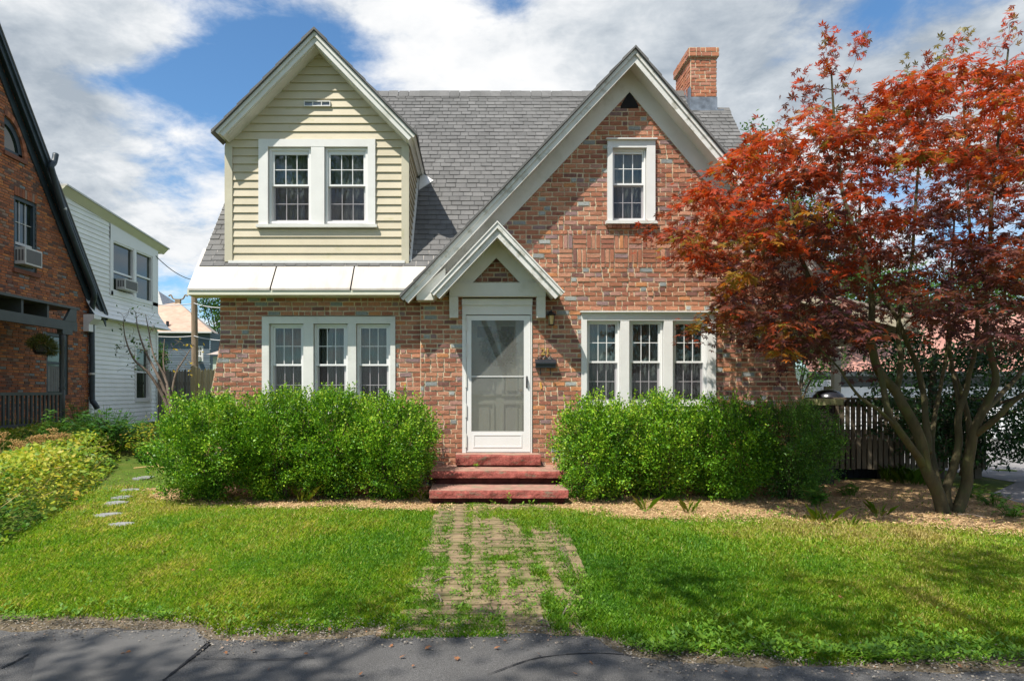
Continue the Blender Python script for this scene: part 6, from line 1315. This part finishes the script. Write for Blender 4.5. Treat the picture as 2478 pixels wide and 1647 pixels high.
tree('backyard_tree', 'green tree far right beyond the garage', ux(2380, 20), 20, 7., [(ux(2330, 20), 20, 5.2, 3.4, 2.4, 1.6), (ux(2460, 20), 20, 5.6, 3.2, 2.4, 2.2), (ux(2240, 22), 22, 4.4, 2.6, 2.4, 1.2)], 150, 90, .16, LEAF['green'], 7, .25, .65)
tree('backyard_tree', 'small bright green tree between the brick house corner and the garage', ux(1925, 8), 8, 3.6, [(ux(1925, 8), 8, 2.3, 1.1, .8, .95), (ux(1965, 8.5), 8.5, 2.9, .8, .7, .5)], 60, 70, .10, LEAF['green'], 11, .08, .3)
tree('distant_tree', 'distant green tree seen between the utility pole and brick house', ux(540, 44), 44, 8., [(ux(522, 44), 44, uz(735, 44), 1.5, 1.3, 1.4), (ux(545, 44), 44, uz(765, 44), 2., 1.6, 1.7), (ux(512, 44), 44, uz(722, 44), .8, .8, .7), (ux(560, 44), 44, 3.5, 2., 2., 2.)], 90, 70, .22, LEAF['green'], 8, .22, .6)
tree('narrow_evergreen', 'narrow dark evergreen at the corner of the white wing', ux(387, 16), 16, 3.2, [(ux(387, 16), 16, uz(880, 16), .22, .3, .75)], 50, 60, .07, LEAF['green'], 9, .05, .18)
# bare-branched shrub in front of the white wing, with a few leaves
def bare():
    r = np.random.RandomState(12); Y = 6.5; x0 = ux(413, Y); t = thing('bare_shrub', 'leggy almost leafless shrub in front of the white clapboard wing', 'shrub', (x0, Y, .3)); L = []
    def limb(pts, a, b): L.append(([at(px, py, Y+dy) for px, py, dy in pts], a, b))
    limb([(412, 1010, 0), (395, 960, 0), (362, 905, -.1), (325, 870, -.2), (304, 820, -.2), (298, 775, -.3)], .05, .008)
    limb([(415, 1010, 0), (400, 950, .1), (380, 905, .1), (352, 850, .2), (335, 800, .2), (328, 755, .3)], .05, .008)
    limb([(418, 1010, 0), (408, 950, .1), (398, 910, .2), (372, 860, .2), (360, 800, .4), (352, 760, .5)], .045, .007)
    limb([(420, 1010, 0), (416, 960, .2), (425, 905, .3), (445, 870, .4), (470, 830, .5)], .04, .007)
    limb([(418, 1010, 0), (412, 960, .2), (402, 920, .3), (395, 870, .4), (398, 820, .6)], .04, .007)
    px = np.concatenate([r.uniform(280, 380, 95), r.uniform(390, 500, 55)]); py = np.concatenate([r.uniform(738, 900, 95), r.uniform(820, 905, 55)]); kp = (py > 735+(np.abs(px-335)/80)**2*30)
    T = [at(a, b, Y+c) for a, b, c in zip(px[kp], py[kp], r.uniform(-.6, .6, kp.sum()))]; w = MB(); grow(L, T, w, r, .006); w.build('branches', M['twig'], t)
    T = np.array(T); n = 150; P = T[r.randint(0, len(T), n)]+r.normal(0, .05, (n, 3)); ye = P[:, 0] > ux(430, Y); A = r.normal(size=(n, 3)); l = r.uniform(.05, .11, n)
    V = leaf_quads(P, A, r.normal(size=(n, 3)), l, l*.5); quads_obj('leaves', V[~ye], r.uniform(0, .6, (~ye).sum()), LEAF['green'], t); quads_obj('yellow_leaves', V[ye], np.zeros(ye.sum()), LEAF['yellow'], t)
bare()
# street trees across the road: they shade the road and the near lawn
for i, (x, y, cr, lab) in enumerate(((-5.5, -13.5, [(-6.6, -11.6, 8.6, 1.5, 1.2, .9), (-4.2, -11.0, 9.0, 1.6, 1.1, .9), (-7.4, -13.4, 8., 1.6, 1.4, 1.2), (-4.6, -13.2, 10.2, 1.8, 1.5, 1.3), (-2.2, -11.4, 8.6, 1.2, .9, .8)], 'tall leafy street tree across the road, left of the walk'), (1.2, -14.2, [(-1.4, -11.4, 8.8, 1.5, 1.0, .8), (.8, -11.6, 9.2, 1.6, 1.0, .9), (-.9, -10.1, 8.8, 1.3, .45, .5), (1.6, -13.2, 10.4, 1.9, 1.5, 1.4), (-.2, -9.2, 8.9, .9, .3, .4), (2.2, -11., 8.4, 1., .6, .6), (-2.1, -9.3, 8.8, 1.2, .3, .4), (.5, -8.6, 8.9, 1.3, .25, .35)], 'tall leafy street tree across the road, opposite the maple'))):
    tree('street_tree', lab, x, y, 10.5, cr, 120, 60, .14, LEAF['green'], 60+i, .24, .42, group='street trees across the road')
# far woods closing the view behind the houses
r = np.random.RandomState(77); n = 26000; k = r.randint(0, 170, n); cxs = r.uniform(-110, 120, 170); cys = r.uniform(72, 92, 170); chs = r.uniform(3.2, 5.4, 170)
d_ = unit(r.normal(size=(n, 3))); q = r.uniform(.6, 1, n)**.5
P = np.stack([cxs[k]+d_[:, 0]*q*3.6, cys[k]+d_[:, 1]*q*3., np.maximum(.1, chs[k]*.55+d_[:, 2]*q*chs[k]*.6)], 1); l = r.uniform(.5, 1.0, n)
tag(quads_obj('distant_woods', leaf_quads(P, r.normal(size=(n, 3)), r.normal(size=(n, 3))+np.array([0, -.5, .6]), l, l*.7), np.clip(.4+r.normal(0, .2, n), 0, 1), LEAF['green'], loc=(0, 0, 0)), 'far green woods behind the houses', None, None, 'stuff')
